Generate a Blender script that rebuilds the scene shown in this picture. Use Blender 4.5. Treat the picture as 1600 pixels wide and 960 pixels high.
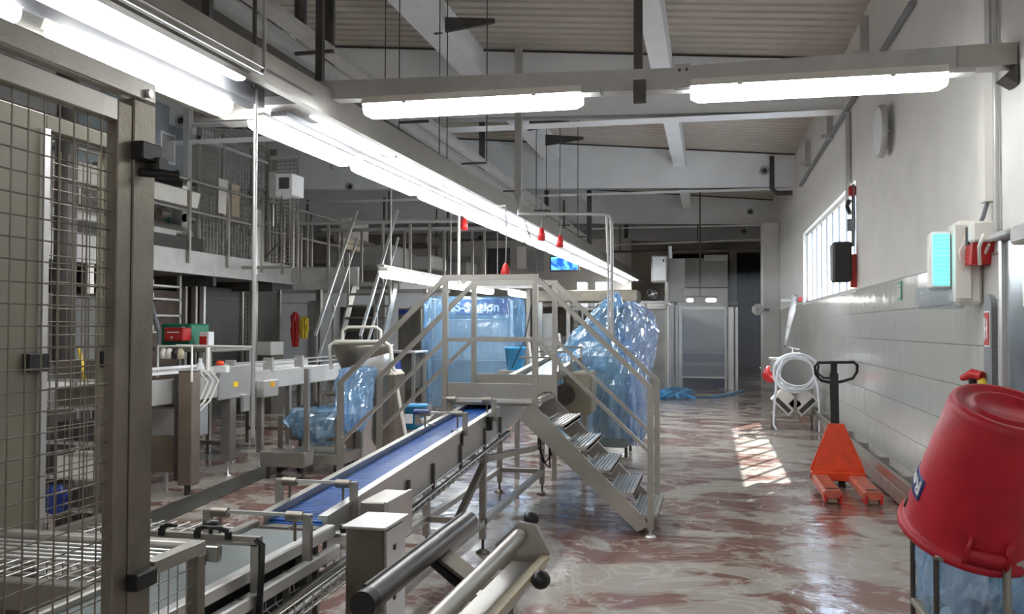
import bpy, math, random
from mathutils import Vector, Matrix
random.seed(7)
PI = math.pi
scene = bpy.context.scene
for o in list(bpy.data.objects): bpy.data.objects.remove(o)
C = scene.collection
# ---------------------------------------------------------------- camera
F = 1400.0; CAM = Vector((0, 0, 1.6))
yaw = math.atan(310/F); pitch = math.atan(32/F); roll = 0.003
cy, sy, cp, sp = math.cos(yaw), math.sin(yaw), math.cos(pitch), math.sin(pitch)
FWD = Vector((-sy*cp, cy*cp, sp)); RGT = Vector((cy, sy, 0)); UPV = RGT.cross(FWD)
R2 = RGT*math.cos(roll)+UPV*math.sin(roll); U2 = UPV*math.cos(roll)-RGT*math.sin(roll)
cd = bpy.data.cameras.new('camera'); cam = bpy.data.objects.new('camera', cd); C.objects.link(cam)
cd.sensor_width = 36; cd.lens = F/1600*36; cd.clip_start = 0.05; cd.clip_end = 200
M = Matrix((R2, U2, -FWD)).transposed().to_4x4(); M.translation = CAM; cam.matrix_world = M
scene.camera = cam
# ---------------------------------------------------------------- world, sun, exposure
w = bpy.data.worlds.new('world'); scene.world = w; w.use_nodes = True
wn = w.node_tree; bg = wn.nodes['Background']
sky = wn.nodes.new('ShaderNodeTexSky'); sky.sky_type = 'NISHITA'; sky.sun_disc = False
sky.sun_elevation = math.radians(55); sky.sun_rotation = math.radians(60); sky.air_density = 1.0; sky.dust_density = 3.0
mixw = wn.nodes.new('ShaderNodeMixRGB'); mixw.inputs[0].default_value = 0.55; mixw.inputs[2].default_value = (1.6, 1.7, 1.85, 1)
wn.links.new(sky.outputs[0], mixw.inputs[1]); wn.links.new(mixw.outputs[0], bg.inputs[0]); bg.inputs[1].default_value = 2.2
SUN = 26.0
sd = bpy.data.lights.new('sun', 'SUN'); sd.energy = SUN; sd.angle = math.radians(0.6); sd.color = (1, .96, .9)
so = bpy.data.objects.new('sun', sd); C.objects.link(so)
so.rotation_euler = (Vector((-1.25, -2.9, -2.7))).to_track_quat('-Z', 'Y').to_euler(); so.location = (6, 20, 8)
scene.view_settings.view_transform = 'Standard'; scene.view_settings.look = 'None'
scene.view_settings.gamma = 1; scene.view_settings.use_curve_mapping = False
scene.view_settings.exposure = 0.74
LAMP = 16.0      # emission strength of the fluorescent diffusers

# ---------------------------------------------------------------- helpers
def at(x, y, X=None, Y=None, Z=None):
    d = FWD+R2*((x-800)/F)+U2*((480-y)/F)
    if X is not None: t = X/d.x
    elif Y is not None: t = Y/d.y
    else: t = (Z-CAM.z)/d.z
    return CAM+d*t

def N(nt, t, **k):
    n = nt.nodes.new(t)
    for a, b in k.items(): setattr(n, a, b)
    return n
def mat(name, col, rough=.5, metal=0.0, var=.12, scale=6.0, bump=0.0, bscale=60.0, stretch=None, rvar=.12, spec=.5, col2=None, coat=0):
    m = bpy.data.materials.new(name); m.use_nodes = True; nt = m.node_tree; b = nt.nodes['Principled BSDF']
    tc = N(nt, 'ShaderNodeTexCoord'); mp = N(nt, 'ShaderNodeMapping'); nt.links.new(tc.outputs['Object'], mp.inputs[0])
    if stretch: mp.inputs['Scale'].default_value = stretch
    no = N(nt, 'ShaderNodeTexNoise'); no.inputs['Scale'].default_value = scale; no.inputs['Detail'].default_value = 5
    nt.links.new(mp.outputs[0], no.inputs[0])
    cr = N(nt, 'ShaderNodeValToRGB'); nt.links.new(no.outputs[0], cr.inputs[0])
    cr.color_ramp.elements[0].position = .3; cr.color_ramp.elements[1].position = .7
    lo = col2 if col2 else tuple(c*(1-var) for c in col); 
    cr.color_ramp.elements[0].color = (*lo, 1); cr.color_ramp.elements[1].color = (*[min(1, c*(1+var*.6)) for c in col], 1)
    nt.links.new(cr.outputs[0], b.inputs['Base Color'])
    mr = N(nt, 'ShaderNodeMapRange'); nt.links.new(no.outputs[0], mr.inputs[0])
    mr.inputs[3].default_value = max(.02, rough-rvar); mr.inputs[4].default_value = min(1, rough+rvar)
    nt.links.new(mr.outputs[0], b.inputs['Roughness'])
    b.inputs['Metallic'].default_value = metal; b.inputs['Specular IOR Level'].default_value = spec
    if coat: b.inputs['Coat Weight'].default_value = coat
    if bump:
        n2 = N(nt, 'ShaderNodeTexNoise'); n2.inputs['Scale'].default_value = bscale; nt.links.new(mp.outputs[0], n2.inputs[0])
        bp = N(nt, 'ShaderNodeBump'); bp.inputs['Strength'].default_value = bump; bp.inputs['Distance'].default_value = .02
        nt.links.new(n2.outputs[0], bp.inputs['Height']); nt.links.new(bp.outputs[0], b.inputs['Normal'])
    return m
def emit(name, col, s):
    m = bpy.data.materials.new(name); m.use_nodes = True; nt = m.node_tree
    for n in list(nt.nodes): nt.nodes.remove(n)
    o = N(nt, 'ShaderNodeOutputMaterial'); e = N(nt, 'ShaderNodeEmission'); e.inputs[0].default_value = (*col, 1); e.inputs[1].default_value = s
    nt.links.new(e.outputs[0], o.inputs[0]); return m
ST = mat('stainless_steel', (.42, .405, .37), .34, .8, .14, 3, .04, 90, rvar=.05)
SD = mat('stained_steel', (.25, .225, .185), .40, .75, .28, 4, .06, 70, rvar=.05)
SL = mat('bright_steel', (.70, .70, .69), .30, .72, .06, 3, rvar=.03)
BR = mat('brown_tinted_steel', (.26, .215, .17), .40, .5, .2, 4, rvar=.04)
SW = mat('grey_painted_steel', (.48, .48, .47), .45, .3, .15, 5)
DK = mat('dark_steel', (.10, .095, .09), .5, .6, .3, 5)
BK = mat('black_plastic', (.012, .012, .013), .42, 0, .3, 10)
WP = mat('white_wall_paint', (.80, .785, .75), .75, 0, .05, 3, .12, 120)
BW = mat('white_beam_paint', (.84, .86, .88), .7, 0, .05, 2, .08, 90)
BP = mat('beige_panel', (.25, .23, .175), .5, 0, .12, 2)  # beige darkened, the dim light at lower left is put into the colour
WPL = mat('white_plastic', (.78, .76, .70), .4, 0, .05, 5)
DRL = mat('dark_roller_steel', (.13, .125, .12), .32, .8, .2, 5, rvar=.04)
BLU = mat('blue_belt', (.02, .10, .37), .32, 0, .3, 14)
GBL = mat('grey_belt', (.18, .21, .21), .38, 0, .15, 4)
RED = mat('red_plastic', (.50, .012, .03), .42, 0, .18, 9, .15, 160)
REDD = mat('red_enamel', (.55, .02, .02), .4, 0, .15, 9)
ORG = mat('orange_enamel', (.80, .075, .02), .35, 0, .15, 9)
WORN = mat('worn_orange_enamel', (.62, .16, .10), .45, 0, .3, 12, col2=(.42, .10, .06))
YEL = mat('yellow_plastic', (.75, .55, .04), .4)
GRN = mat('green_plastic', (.01, .20, .11), .45)
NAVY = mat('navy_paint', (.012, .035, .20), .4)
LBL = mat('light_blue_plastic', (.03, .30, .62), .35)
CREAM = mat('cream_nylon', (.55, .48, .33), .5, 0, .2, 12)
PIPEI = mat('insulated_pipe', (.52, .46, .34), .6)
MID = mat('grey_panel', (.30, .30, .29), .5, .2, .15, 3)
DPN = mat('dark_panel', (.075, .073, .066), .45, .2, .3, 3)
CNC = mat('grey_concrete', (.33, .32, .30), .8, 0, .2, 2, .2, 50)
GP = mat('grey_plastic', (.22, .23, .25), .5)
WHT = mat('white_board', (.82, .84, .86), .5, 0, .04, 3)
HOSE = mat('hose_rubber', (.80, .83, .88), .35, 0, .05, 8)
TILE = mat('glazed_tile', (.60, .61, .58), .13, 0, .06, 1.5, 0, 60, None, .05)
GROUT = mat('tile_grout', (.22, .21, .19), .8, 0, .2, 8)
SHEET = mat('roof_sheet', (.52, .48, .42), .45, .25, .08, 2)
LIT = emit('lit_diffuser', (.97, .99, 1), LAMP)
SCRN = emit('lit_screen', (.02, .25, .9), 1.3)
_n = SCRN.node_tree; _e = [n for n in _n.nodes if n.type == 'EMISSION'][0]; _x = N(_n, 'ShaderNodeTexCoord'); _o = N(_n, 'ShaderNodeTexNoise'); _o.inputs['Scale'].default_value = 4; _o.inputs['Distortion'].default_value = 1
_r = N(_n, 'ShaderNodeValToRGB'); _r.color_ramp.elements[0].position = .4; _r.color_ramp.elements[0].color = (.02, .10, .75, 1); _r.color_ramp.elements[1].position = .68; _r.color_ramp.elements[1].color = (.25, .85, .9, 1)
_n.links.new(_x.outputs['Object'], _o.inputs[0]); _n.links.new(_o.outputs[0], _r.inputs[0]); _n.links.new(_r.outputs[0], _e.inputs[0])
CYAN = emit('cyan_tube', (.12, .85, .85), 1.5)

def glassy(name, col, alpha, rough=.12, tr=.5, bump=.5, bscale=9, gloss=.10):
    m = bpy.data.materials.new(name); m.use_nodes = True; nt = m.node_tree
    for n in list(nt.nodes): nt.nodes.remove(n)
    o = N(nt, 'ShaderNodeOutputMaterial'); t = N(nt, 'ShaderNodeBsdfTransparent'); t.inputs[0].default_value = (*[1-(1-c)*.45 for c in col], 1)
    p = N(nt, 'ShaderNodeBsdfDiffuse'); p.inputs[0].default_value = (*col, 1)
    tl = N(nt, 'ShaderNodeBsdfTranslucent'); tl.inputs[0].default_value = (*col, 1)
    a = N(nt, 'ShaderNodeMixShader'); a.inputs[0].default_value = tr; nt.links.new(p.outputs[0], a.inputs[1]); nt.links.new(tl.outputs[0], a.inputs[2])
    tc = N(nt, 'ShaderNodeTexCoord'); mp = N(nt, 'ShaderNodeMapping'); mp.inputs['Scale'].default_value = (1, 1, .3); nt.links.new(tc.outputs['Object'], mp.inputs[0])
    no = N(nt, 'ShaderNodeTexNoise'); no.inputs['Scale'].default_value = bscale; no.inputs['Detail'].default_value = 3; no.inputs['Distortion'].default_value = 1.2
    nt.links.new(mp.outputs[0], no.inputs[0])
    mr = N(nt, 'ShaderNodeMapRange'); nt.links.new(no.outputs[0], mr.inputs[0]); mr.inputs[1].default_value = .35; mr.inputs[2].default_value = .65
    mr.inputs[3].default_value = max(0, alpha*.55); mr.inputs[4].default_value = min(1, alpha*1.5)
    mx = N(nt, 'ShaderNodeMixShader'); nt.links.new(mr.outputs[0], mx.inputs[0]); nt.links.new(t.outputs[0], mx.inputs[1]); nt.links.new(a.outputs[0], mx.inputs[2])
    g = N(nt, 'ShaderNodeBsdfGlossy'); g.inputs[0].default_value = (1, 1, 1, 1); g.inputs[1].default_value = rough
    if bump:
        bp = N(nt, 'ShaderNodeBump'); bp.inputs['Strength'].default_value = bump; bp.inputs['Distance'].default_value = .08
        nt.links.new(no.outputs[0], bp.inputs['Height']); nt.links.new(bp.outputs[0], g.inputs['Normal'])
    lw = N(nt, 'ShaderNodeLayerWeight'); lw.inputs[0].default_value = .35
    m2_ = N(nt, 'ShaderNodeMapRange'); nt.links.new(lw.outputs[0], m2_.inputs[0]); m2_.inputs[3].default_value = gloss; m2_.inputs[4].default_value = min(1, gloss*4)
    m3 = N(nt, 'ShaderNodeMixShader'); nt.links.new(m2_.outputs[0], m3.inputs[0]); nt.links.new(mx.outputs[0], m3.inputs[1]); nt.links.new(g.outputs[0], m3.inputs[2])
    nt.links.new(m3.outputs[0], o.inputs[0]); return m
BAG = glassy('blue_film', (.36, .68, 1.0), .42, .12, .45, .4, 4, .14)
BAG3 = glassy('thin_blue_film', (.36, .68, 1.0), .20, .16, .4, .3, 4, .05)
BAG2 = glassy('pale_blue_film', (.50, .70, 1.0), .66, .12, .4, .5, 4, .22)
PANE = glassy('window_pane', (.85, .93, .97), .2, .05, .4, 0, 3, .05)
CLR = glassy('clear_pane', (.62, .70, .78), .20, .08, .3, 0, .3, .06)

class MB:
    def __init__(s): s.v = []; s.f = []; s.sm = []
    def add(s, vs, fs, smooth=False):
        b = len(s.v); s.v += [tuple(v) for v in vs]; s.f += [tuple(b+i for i in f) for f in fs]; s.sm += [smooth]*len(fs); return s
    def box(s, x0, x1, y0, y1, z0, z1, c=0.0):
        if c <= 0:
            vs = [(x, y, z) for z in (z0, z1) for y in (y0, y1) for x in (x0, x1)]
            return s.add(vs, [(0, 2, 3, 1), (4, 5, 7, 6), (0, 1, 5, 4), (2, 6, 7, 3), (0, 4, 6, 2), (1, 3, 7, 5)])
        a = [(x0+c, y0), (x1-c, y0), (x1, y0+c), (x1, y1-c), (x1-c, y1), (x0+c, y1), (x0, y1-c), (x0, y0+c)]
        def ins(k): 
            return [(min(max(x, x0+k), x1-k), min(max(y, y0+k), y1-k)) for x, y in a]
        rings = [(ins(c), z0), (a, z0+c), (a, z1-c), (ins(c), z1)]
        vs = [(x, y, z) for r, z in rings for x, y in r]; fs = []
        for k in range(3):
            for i in range(8): j = (i+1) % 8; fs.append((k*8+i, k*8+j, k*8+8+j, k*8+8+i))
        fs += [tuple(range(7, -1, -1)), tuple(range(24, 32))]
        return s.add(vs, fs)
    def bar(s, p, q, w_=.04, h=None, up=(0, 0, 1)):
        p = Vector(p); q = Vector(q); h = h or w_; d = (q-p).normalized(); u = Vector(up)
        if abs(d.dot(u)) > .98: u = Vector((0, 1, 0))
        r = d.cross(u).normalized(); u = r.cross(d)
        vs = [e+r*(a*w_/2)+u*(b*h/2) for e in (p, q) for a, b in ((-1, -1), (1, -1), (1, 1), (-1, 1))]
        return s.add(vs, [(0, 1, 2, 3), (7, 6, 5, 4), (0, 4, 5, 1), (1, 5, 6, 2), (2, 6, 7, 3), (3, 7, 4, 0)])
    def tube(s, pts, r, n=10, caps=True, closed=False):
        pts = [Vector(p) for p in pts]; k = len(pts); rr = r if isinstance(r, (list, tuple)) else [r]*k
        vs = []; prev = None
        for i, p in enumerate(pts):
            if closed: d = pts[(i+1) % k]-pts[i-1]
            else: d = (pts[min(i+1, k-1)]-pts[max(i-1, 0)])
            d = d.normalized() if d.length > 1e-9 else Vector((0, 0, 1))
            if prev is None:
                a = Vector((0, 0, 1)) if abs(d.z) < .9 else Vector((1, 0, 0)); u = d.cross(a).normalized()
            else: u = (prev-d*prev.dot(d)).normalized()
            prev = u; v = d.cross(u)
            vs += [p+(u*math.cos(2*PI*j/n)+v*math.sin(2*PI*j/n))*rr[i] for j in range(n)]
        fs = []
        for i in range(k if closed else k-1):
            for j in range(n): fs.append((i*n+j, i*n+(j+1) % n, ((i+1) % k)*n+(j+1) % n, ((i+1) % k)*n+j))
        s.add(vs, fs, True)
        if caps and not closed: s.add(vs[:n], [tuple(range(n-1, -1, -1))]); s.add(vs[-n:], [tuple(range(n))])
        return s
    def lathe(s, prof, c=(0, 0, 0), n=28, M=None, close=False):
        vs = []
        for r, z in prof:
            for j in range(n):
                v = Vector((r*math.cos(2*PI*j/n), r*math.sin(2*PI*j/n), z)); v = (M @ v) if M else v
                vs.append(v+Vector(c))
        fs = [(i*n+j, i*n+(j+1) % n, (i+1)*n+(j+1) % n, (i+1)*n+j) for i in range(len(prof)-1) for j in range(n)]
        return s.add(vs, fs, True)
    def poly(s, pts, ext):
        n = len(pts); e = Vector(ext); pts = [Vector(p) for p in pts]
        return s.add(pts+[p+e for p in pts], [tuple(range(n-1, -1, -1)), tuple(range(n, 2*n))]+[(i, (i+1) % n, n+(i+1) % n, n+i) for i in range(n)])
    def build(s, name, m, parent=None, base=None):
        off = Vector((0, 0, 0))
        if parent is not None:
            p = parent
            while p: off += p.location; p = p.parent
        elif base is not None: off = Vector(base)
        me = bpy.data.meshes.new(name); me.from_pydata([tuple(Vector(v)-off) for v in s.v], [], s.f)
        me.polygons.foreach_set('use_smooth', s.sm); me.materials.append(m); me.update()
        o = bpy.data.objects.new(name, me); C.objects.link(o)
        if parent is not None: o.parent = parent
        elif base is not None: o.location = off
        return o
def tag(o, label, cat, group=None, kind=None):
    o['label'] = label; o['category'] = cat
    if group: o['group'] = group
    if kind: o['kind'] = kind
    return o
def thing(name, label, cat, loc=(0, 0, 0), group=None):
    o = bpy.data.objects.new(name, None); o.empty_display_size = .1; C.objects.link(o); o.location = loc; return tag(o, label, cat, group)
def struct(name, mb, m, parent=None):
    o = mb.build(name, m, parent)
    if parent is None: o['kind'] = 'structure'
    return o
def copy_tree(o, parent=None):
    c = o.copy(); C.objects.link(c); c.parent = parent
    for ch in o.children: copy_tree(ch, c)
    return c
def arc(c, r, a0, a1, ax, ay, n=8):
    c = Vector(c); ax = Vector(ax); ay = Vector(ay)
    return [c+ax*(r*math.cos(a0+(a1-a0)*i/n))+ay*(r*math.sin(a0+(a1-a0)*i/n)) for i in range(n+1)]

# ================================================================ SETTING
XW = 1.79
# floor: wet red resin floor under soap suds
fm = bpy.data.materials.new('wet_resin_floor'); fm.use_nodes = True; nt = fm.node_tree; b = nt.nodes['Principled BSDF']
tc = N(nt, 'ShaderNodeTexCoord')
def noise(sx, sy, sc, det=6, dist=0.0, rough=.55):
    mp = N(nt, 'ShaderNodeMapping'); mp.inputs['Scale'].default_value = (sx, sy, 1); mp.inputs['Rotation'].default_value = (0, 0, .12); nt.links.new(tc.outputs['Object'], mp.inputs[0])
    n = N(nt, 'ShaderNodeTexNoise'); n.inputs['Scale'].default_value = sc; n.inputs['Detail'].default_value = det; n.inputs['Distortion'].default_value = dist; n.inputs['Roughness'].default_value = rough
    nt.links.new(mp.outputs[0], n.inputs[0]); return n
def ramp(src, *stops):
    r = N(nt, 'ShaderNodeValToRGB'); nt.links.new(src, r.inputs[0])
    e = r.color_ramp.elements
    while len(e) < len(stops): e.new(.5)
    for i, (p, c) in enumerate(stops): e[i].position = p; e[i].color = (*c, 1)
    return r
n1 = noise(.75, .95, 1.1, 7, 1.8); n2 = noise(.7, .9, 1.3, 5, 2.2); n3 = noise(1, 1, .5, 3, .5)
foam = ramp(n1.outputs[0], (.465, (0, 0, 0)), (.53, (1, 1, 1)))
streak = ramp(n2.outputs[0], (.47, (0, 0, 0)), (.50, (1, 1, 1)), (.53, (0, 0, 0)))
base = ramp(n3.outputs[0], (.35, (.19, .085, .07)), (.65, (.25, .15, .125)))
m1 = N(nt, 'ShaderNodeMixRGB'); nt.links.new(foam.outputs[0], m1.inputs[0]); nt.links.new(base.outputs[0], m1.inputs[1]); m1.inputs[2].default_value = (.385, .35, .31, 1)
mu = N(nt, 'ShaderNodeMath', operation='MULTIPLY'); mu.inputs[1].default_value = .55; nt.links.new(streak.outputs[0], mu.inputs[0])
m2 = N(nt, 'ShaderNodeMixRGB'); nt.links.new(mu.outputs[0], m2.inputs[0]); nt.links.new(m1.outputs[0], m2.inputs[1]); m2.inputs[2].default_value = (.58, .55, .50, 1)
nt.links.new(m2.outputs[0], b.inputs['Base Color'])
rr = N(nt, 'ShaderNodeMapRange'); nt.links.new(n1.outputs[0], rr.inputs[0]); rr.inputs[1].default_value = .35; rr.inputs[2].default_value = .65; rr.inputs[3].default_value = .06; rr.inputs[4].default_value = .26
nt.links.new(rr.outputs[0], b.inputs['Roughness'])
nb = noise(.8, 1.1, 4, 5, 1.2); bp = N(nt, 'ShaderNodeBump'); bp.inputs['Strength'].default_value = .35; bp.inputs['Distance'].default_value = .02
nt.links.new(nb.outputs[0], bp.inputs['Height']); nt.links.new(bp.outputs[0], b.inputs['Normal'])
FLOOR = fm
struct('floor', MB().box(-15, 1.95, -8, 38, -.1, 0), FLOOR)
dr = MB()
dr.poly([(-4.62, 6.2, .003), (-4.30, 6.2, .003), (-4.95, 11.6, .003), (-5.25, 11.6, .003)], (0, 0, .006))
struct('trim_1', dr, DPN)['label'] = 'dark drainage channel in the floor'

# roof
def zr(x): return 5.5-.088*x
rf = MB(); vs = []; ys = []
y = -8.0
while y < 33: ys += [(y, 0), (y+.15, 0), (y+.175, .045), (y+.225, .045)]; y += .25
for yy, dz in ys:
    for x in (-15, 2.0): vs.append((x, yy, zr(x)+dz))
rf.add(vs, [(2*i, 2*i+1, 2*i+3, 2*i+2) for i in range(len(ys)-1)])
rf.box(-15, 2, -8, 33.2, 6.9, 6.95)
ceil = struct('ceiling', rf, SHEET)
# cross beams
BY = [6.0, 13.0, 20.0, 27.0, 32.4]
k = 2
for i, yb in enumerate(BY):
    m = MB(); zb = lambda x: 4.62-.027*(x-1.8)
    m.poly([(-15, yb, zb(-15)), (1.8, yb, zb(1.8)), (1.8, yb, zr(1.8)), (-15, yb, zr(-15))], (0, .28, 0))
    m.box(-15, 1.8, yb-.04, yb+.32, 4.62, 4.62+.001)
    if i == 0: continue
    o = struct('trim_%d' % k, m, BW); MB().poly([(-15, yb-.012, zr(-15)-.03), (1.78, yb-.012, zr(1.78)-.03), (1.78, yb-.012, zr(1.78)), (-15, yb-.012, zr(-15))], (0, .011, 0)).build('roof_joint', DK, o); k += 1; o['label'] = 'white concrete cross beam with sleeve holes'
    for hx, hz in ((1.15, 5.0), (-5.6, 4.75), (-8.4, 4.95), (-11, 4.9)):
        h = MB().lathe([(.06, 0), (.10, 0), (.10, .03), (.06, .03), (.06, 0)], M=Matrix.Rotation(PI/2, 4, 'X'), c=(hx, yb, hz), n=16)
        h.build('sleeve_ring', SW, o)
        MB().lathe([(.001, 0), (.062, 0)], M=Matrix.Rotation(PI/2, 4, 'X'), c=(hx, yb-.006, hz), n=16).build('sleeve_shade_disc', DPN, o)  # dark disc stands in for the shade inside the hole
for px, wd in ((-.66, .26), (-3.5, .34), (-6.4, .34), (-9.3, .34), (-12.2, .34)):
    m = MB(); m.poly([(px-wd/2, -3, zr(px)-.40), (px+wd/2, -3, zr(px)-.40), (px+wd/2, -3, zr(px)), (px-wd/2, -3, zr(px))], (0, 36, 0))
    o = struct('trim_%d' % k, m, BW); k += 1; o['label'] = 'white roof purlin running along the hall'

# right wall with window and pilaster
WY0, WY1, WZ0, WZ1 = 11.9, 18.45, 2.09, 3.47
m = MB()
m.box(XW, XW+.14, -8, WY0, 0, 6.9); m.box(XW, XW+.14, WY1, 33.2, 0, 6.9); m.box(XW, XW+.14, WY0, WY1, 0, WZ0); m.box(XW, XW+.14, WY0, WY1, WZ1, 6.9)
wall = struct('wall_right', m, WP)
struct('wall_left', MB().box(-15.2, -15, -8, 38, 0, 7), WP)
struct('wall_rear', MB().box(-15, 2, -8.2, -8, 0, 7), WP)
m = MB(); m.box(-15, -1.35, 33, 33.25, 0, 6.9); m.box(1.75, 2.1, 33, 33.25, 0, 6.9); m.box(-1.35, 1.75, 33, 33.25, 4.3, 6.9)
struct('wall_back', m, mat('back_wall_paint', (.50, .46, .39), .8, 0, .1, 1.5))
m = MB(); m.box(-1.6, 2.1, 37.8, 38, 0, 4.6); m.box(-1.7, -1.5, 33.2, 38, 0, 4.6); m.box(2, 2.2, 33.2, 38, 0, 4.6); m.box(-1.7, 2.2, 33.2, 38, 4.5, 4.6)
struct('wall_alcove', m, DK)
m = MB(); m.box(1.35, XW, 24.5, 25.4, 0, 4.4, .02); struct('trim_20', m, WP)['label'] = 'pilaster at the end of the tiled wall'
# tiles
tw, th = .15, .297
NT = 0; st = MB(); tm = None
cols = [5.0+tw*i for i in range(130)]
def tile_geo(y0, z0, mb): mb.box(XW-.010, XW+.002, y0+.0018, y0+tw-.0018, z0+.003, z0+th-.003)
for y0 in cols:
    for r in range(7):
        z0 = r*th
        if y0 > 5.9 and NT < 300 and y0 < 12.5:
            if tm is None:
                q = MB(); q.box(-.010, .002, .0018, tw-.0018, .003, th-.003, .0015); o = q.build('tile', TILE, wall); tm = o.data
            else: o = bpy.data.objects.new('tile', tm); C.objects.link(o); o.parent = wall
            o.location = (XW, y0, z0); o.rotation_euler = (0, random.uniform(-.004, .004), random.uniform(-.008, .008)); NT += 1
        else: tile_geo(y0, z0, st)
o = st.build('tiles', TILE, wall); o['kind'] = 'stuff'
MB().box(XW-.003, XW+.001, 5.0, 24.5, 0, 7*th).build('grout', GROUT, wall)
MB().box(XW-.014, XW, 5.0, 24.5, 7*th, 7*th+.012).build('tile_edge', SW, wall)
# bumper rail along the wall
m = MB(); m.box(1.60, 1.64, 4.5, 24, .20, .30, .006)
yy = 5.0
while yy < 24: m.box(1.64, XW-.01, yy, yy+.05, .22, .28); yy += 1.2
br = m.build('bumper_rail', ST, None, (1.6, 4.5, 0)); tag(br, 'long steel bumper rail bolted low along the tiled wall', 'rail')
struct('baseboard_right', MB().box(1.66, XW-.011, 5.0, 24.4, 0, .14, .01), mat('red_cove', (.30, .13, .10), .35, 0, .4, 5, col2=(.30, .27, .23)))
# window
m = MB(); e = .05
for a0, a1, c0, c1 in ((WY0, WY1, WZ0, WZ0+e), (WY0, WY1, WZ1-e, WZ1), (WY0, WY0+e, WZ0, WZ1), (WY1-e, WY1, WZ0, WZ1)): m.box(XW+.08, XW+.13, a0, a1, c0, c1)
win = struct('window_1', m, WPL)
nb_ = 9
for i in range(1, nb_):
    yb = WY0+(WY1-WY0)*i/nb_
    MB().box(XW+.08, XW+.12, yb-.02, yb+.02, WZ0+e, WZ1-e).build('mullion', GP, win)
for i in range(nb_):
    ya, yb = WY0+(WY1-WY0)*i/nb_+.03, WY0+(WY1-WY0)*(i+1)/nb_-.03
    MB().box(XW+.098, XW+.104, ya, yb, WZ0+e, WZ1-e).build('pane', PANE, win)
MB().box(XW-.012, XW+.08, WY0-.02, WY1+.02, WZ0-.03, WZ0, .004).build('window_sill', WHT, win)

# ================================================================ LIGHTING TRUNKING
def TX(y): return -3.16+.022*y
def lamp_proto():
    t = thing('strip_light', '', 'light', (0, 0, 0), 'fluorescent strip lights')
    L = 1.52; h = MB()
    h.poly([(-.075, 0, .0), (.075, 0, .0), (.055, 0, .05), (-.055, 0, .05)], (0, L, 0)); h.build('lamp_housing', WPL, t)
    d = MB(); prof = [(-.07, .0), (-.074, -.03), (-.062, -.07), (-.035, -.088), (.035, -.088), (.062, -.07), (.074, -.03), (.07, .0)]
    vs = []; ks = [(0, .75), (.04, .97), (.08, 1), (L-.08, 1), (L-.04, .97), (L, .75)]
    for yy, s_ in ks: vs += [(x*s_, yy, z*s_) for x, z in prof]
    n = 8; fs = [(i*n+j, i*n+(j+1) % n, (i+1)*n+(j+1) % n, (i+1)*n+j) for i in range(len(ks)-1) for j in range(n)]+[tuple(range(n)), tuple(range(5*n+n-1, 5*n-1, -1))]
    d.add(vs, fs, False); d.build('lamp_diffuser', LIT, t)
    for yy in (.3, 1.2): MB().box(-.078, -.070, yy, yy+.03, -.012, .012).build('lamp_clip', SL, t)
    return t
proto = lamp_proto(); used = [False]
def lamp(x, y, z, rz, label, group='fluorescent strip lights'):
    o = proto if not used[0] else copy_tree(proto); used[0] = True
    o.location = (x, y, z); o.rotation_euler = (0, 0, rz); o['label'] = label; o['group'] = group; return o
ordn = ['nearest', 'second', 'third', 'fourth', 'fifth', 'sixth', 'seventh', 'eighth', 'ninth', 'tenth', 'eleventh', 'twelfth', 'thirteenth', 'fourteenth', 'fifteenth', 'sixteenth']
an = -math.atan(.022)
ly = [2.0, 3.78]+[5.66+1.72*i for i in range(13)]
for i, yy in enumerate(ly):
    lamp(TX(yy)-.03, yy-.05, 3.05, an, 'lit strip light, %s from the camera in the left row under the long trunking' % ordn[i], 'left row of strip lights')
for i, yy in enumerate([1.6, 3.36]+[5.8+1.72*i for i in range(13)]):
    lamp(TX(yy)+.33, yy-.05, 3.10, an, 'lit strip light, %s from the camera in the narrower right row of the long trunking' % ordn[i], 'right row of strip lights').scale = (.5, 1, .5)
lamp(-.82, 5.84, 3.14, PI/2, 'lit strip light under the middle of the cross trunking', 'cross trunking strip lights')
lamp(1.40, 5.84, 3.14, PI/2, 'lit strip light under the right end of the cross trunking by the wall', 'cross trunking strip lights')
for i in range(2, 4):  # unseen strip lights added behind the camera to brighten the hall
    for j in range(2): lamp(-7.5+2.6*i, -6.5+3.2*j, 3.6, 0, 'added fill strip light unseen behind the camera, row %s, column %s' % (ordn[j], ordn[i]), 'added fill lights behind the camera')
for i in range(3):  # unseen high lamps added to light walls and beam faces from behind
    for j in range(1): lamp(-3.2+2.2*i, -5.5+3.4*j, 4.9, 0, 'added fill strip light high under the roof behind the camera, row %s, column %s' % (ordn[j], ordn[i]), 'added high fill lights behind the camera')
for i in range(2, 3):  # unseen lamps added left of frame to raise the ambient light
    for j in range(2): lamp(-12.5+1.6*j, 2.2+2.2*i, 4.6, 0, 'added fill strip light high over the machines left of the frame, row %s, column %s' % (ordn[i], ordn[j]), 'added fill lights left of the frame')
t = thing('light_trunking', 'long grey steel trunking carrying two rows of strip lights down the hall', 'trunking', (TX(2), 2, 3.1))
def run(y0, y1, dx0, dx1, z0, z1):
    m = MB(); m.poly([(TX(y0)+dx0, y0, z0), (TX(y0)+dx1, y0, z0), (TX(y0)+dx1, y0, z1), (TX(y0)+dx0, y0, z1)], (.022*(y1-y0), y1-y0, 0)); return m
run(.2, 29, .40, .46, 3.06, 3.25).build('side_channel', ST, t)
run(.2, 5.5, -.18, .46, 3.13, 3.15).build('tray', GP, t)
run(5.6, 29, -.10, .44, 3.14, 3.16).build('tray', GP, t)
run(5.6, 29, .10, .22, 3.04, 3.13).build('inner_channel', GP, t)
run(.2, 5.3, .10, .22, 3.02, 3.13).build('inner_channel', GP, t)
run(.2, 5.5, -.22, -.16, 3.0, 3.15).build('inner_channel', ST, t)
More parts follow.
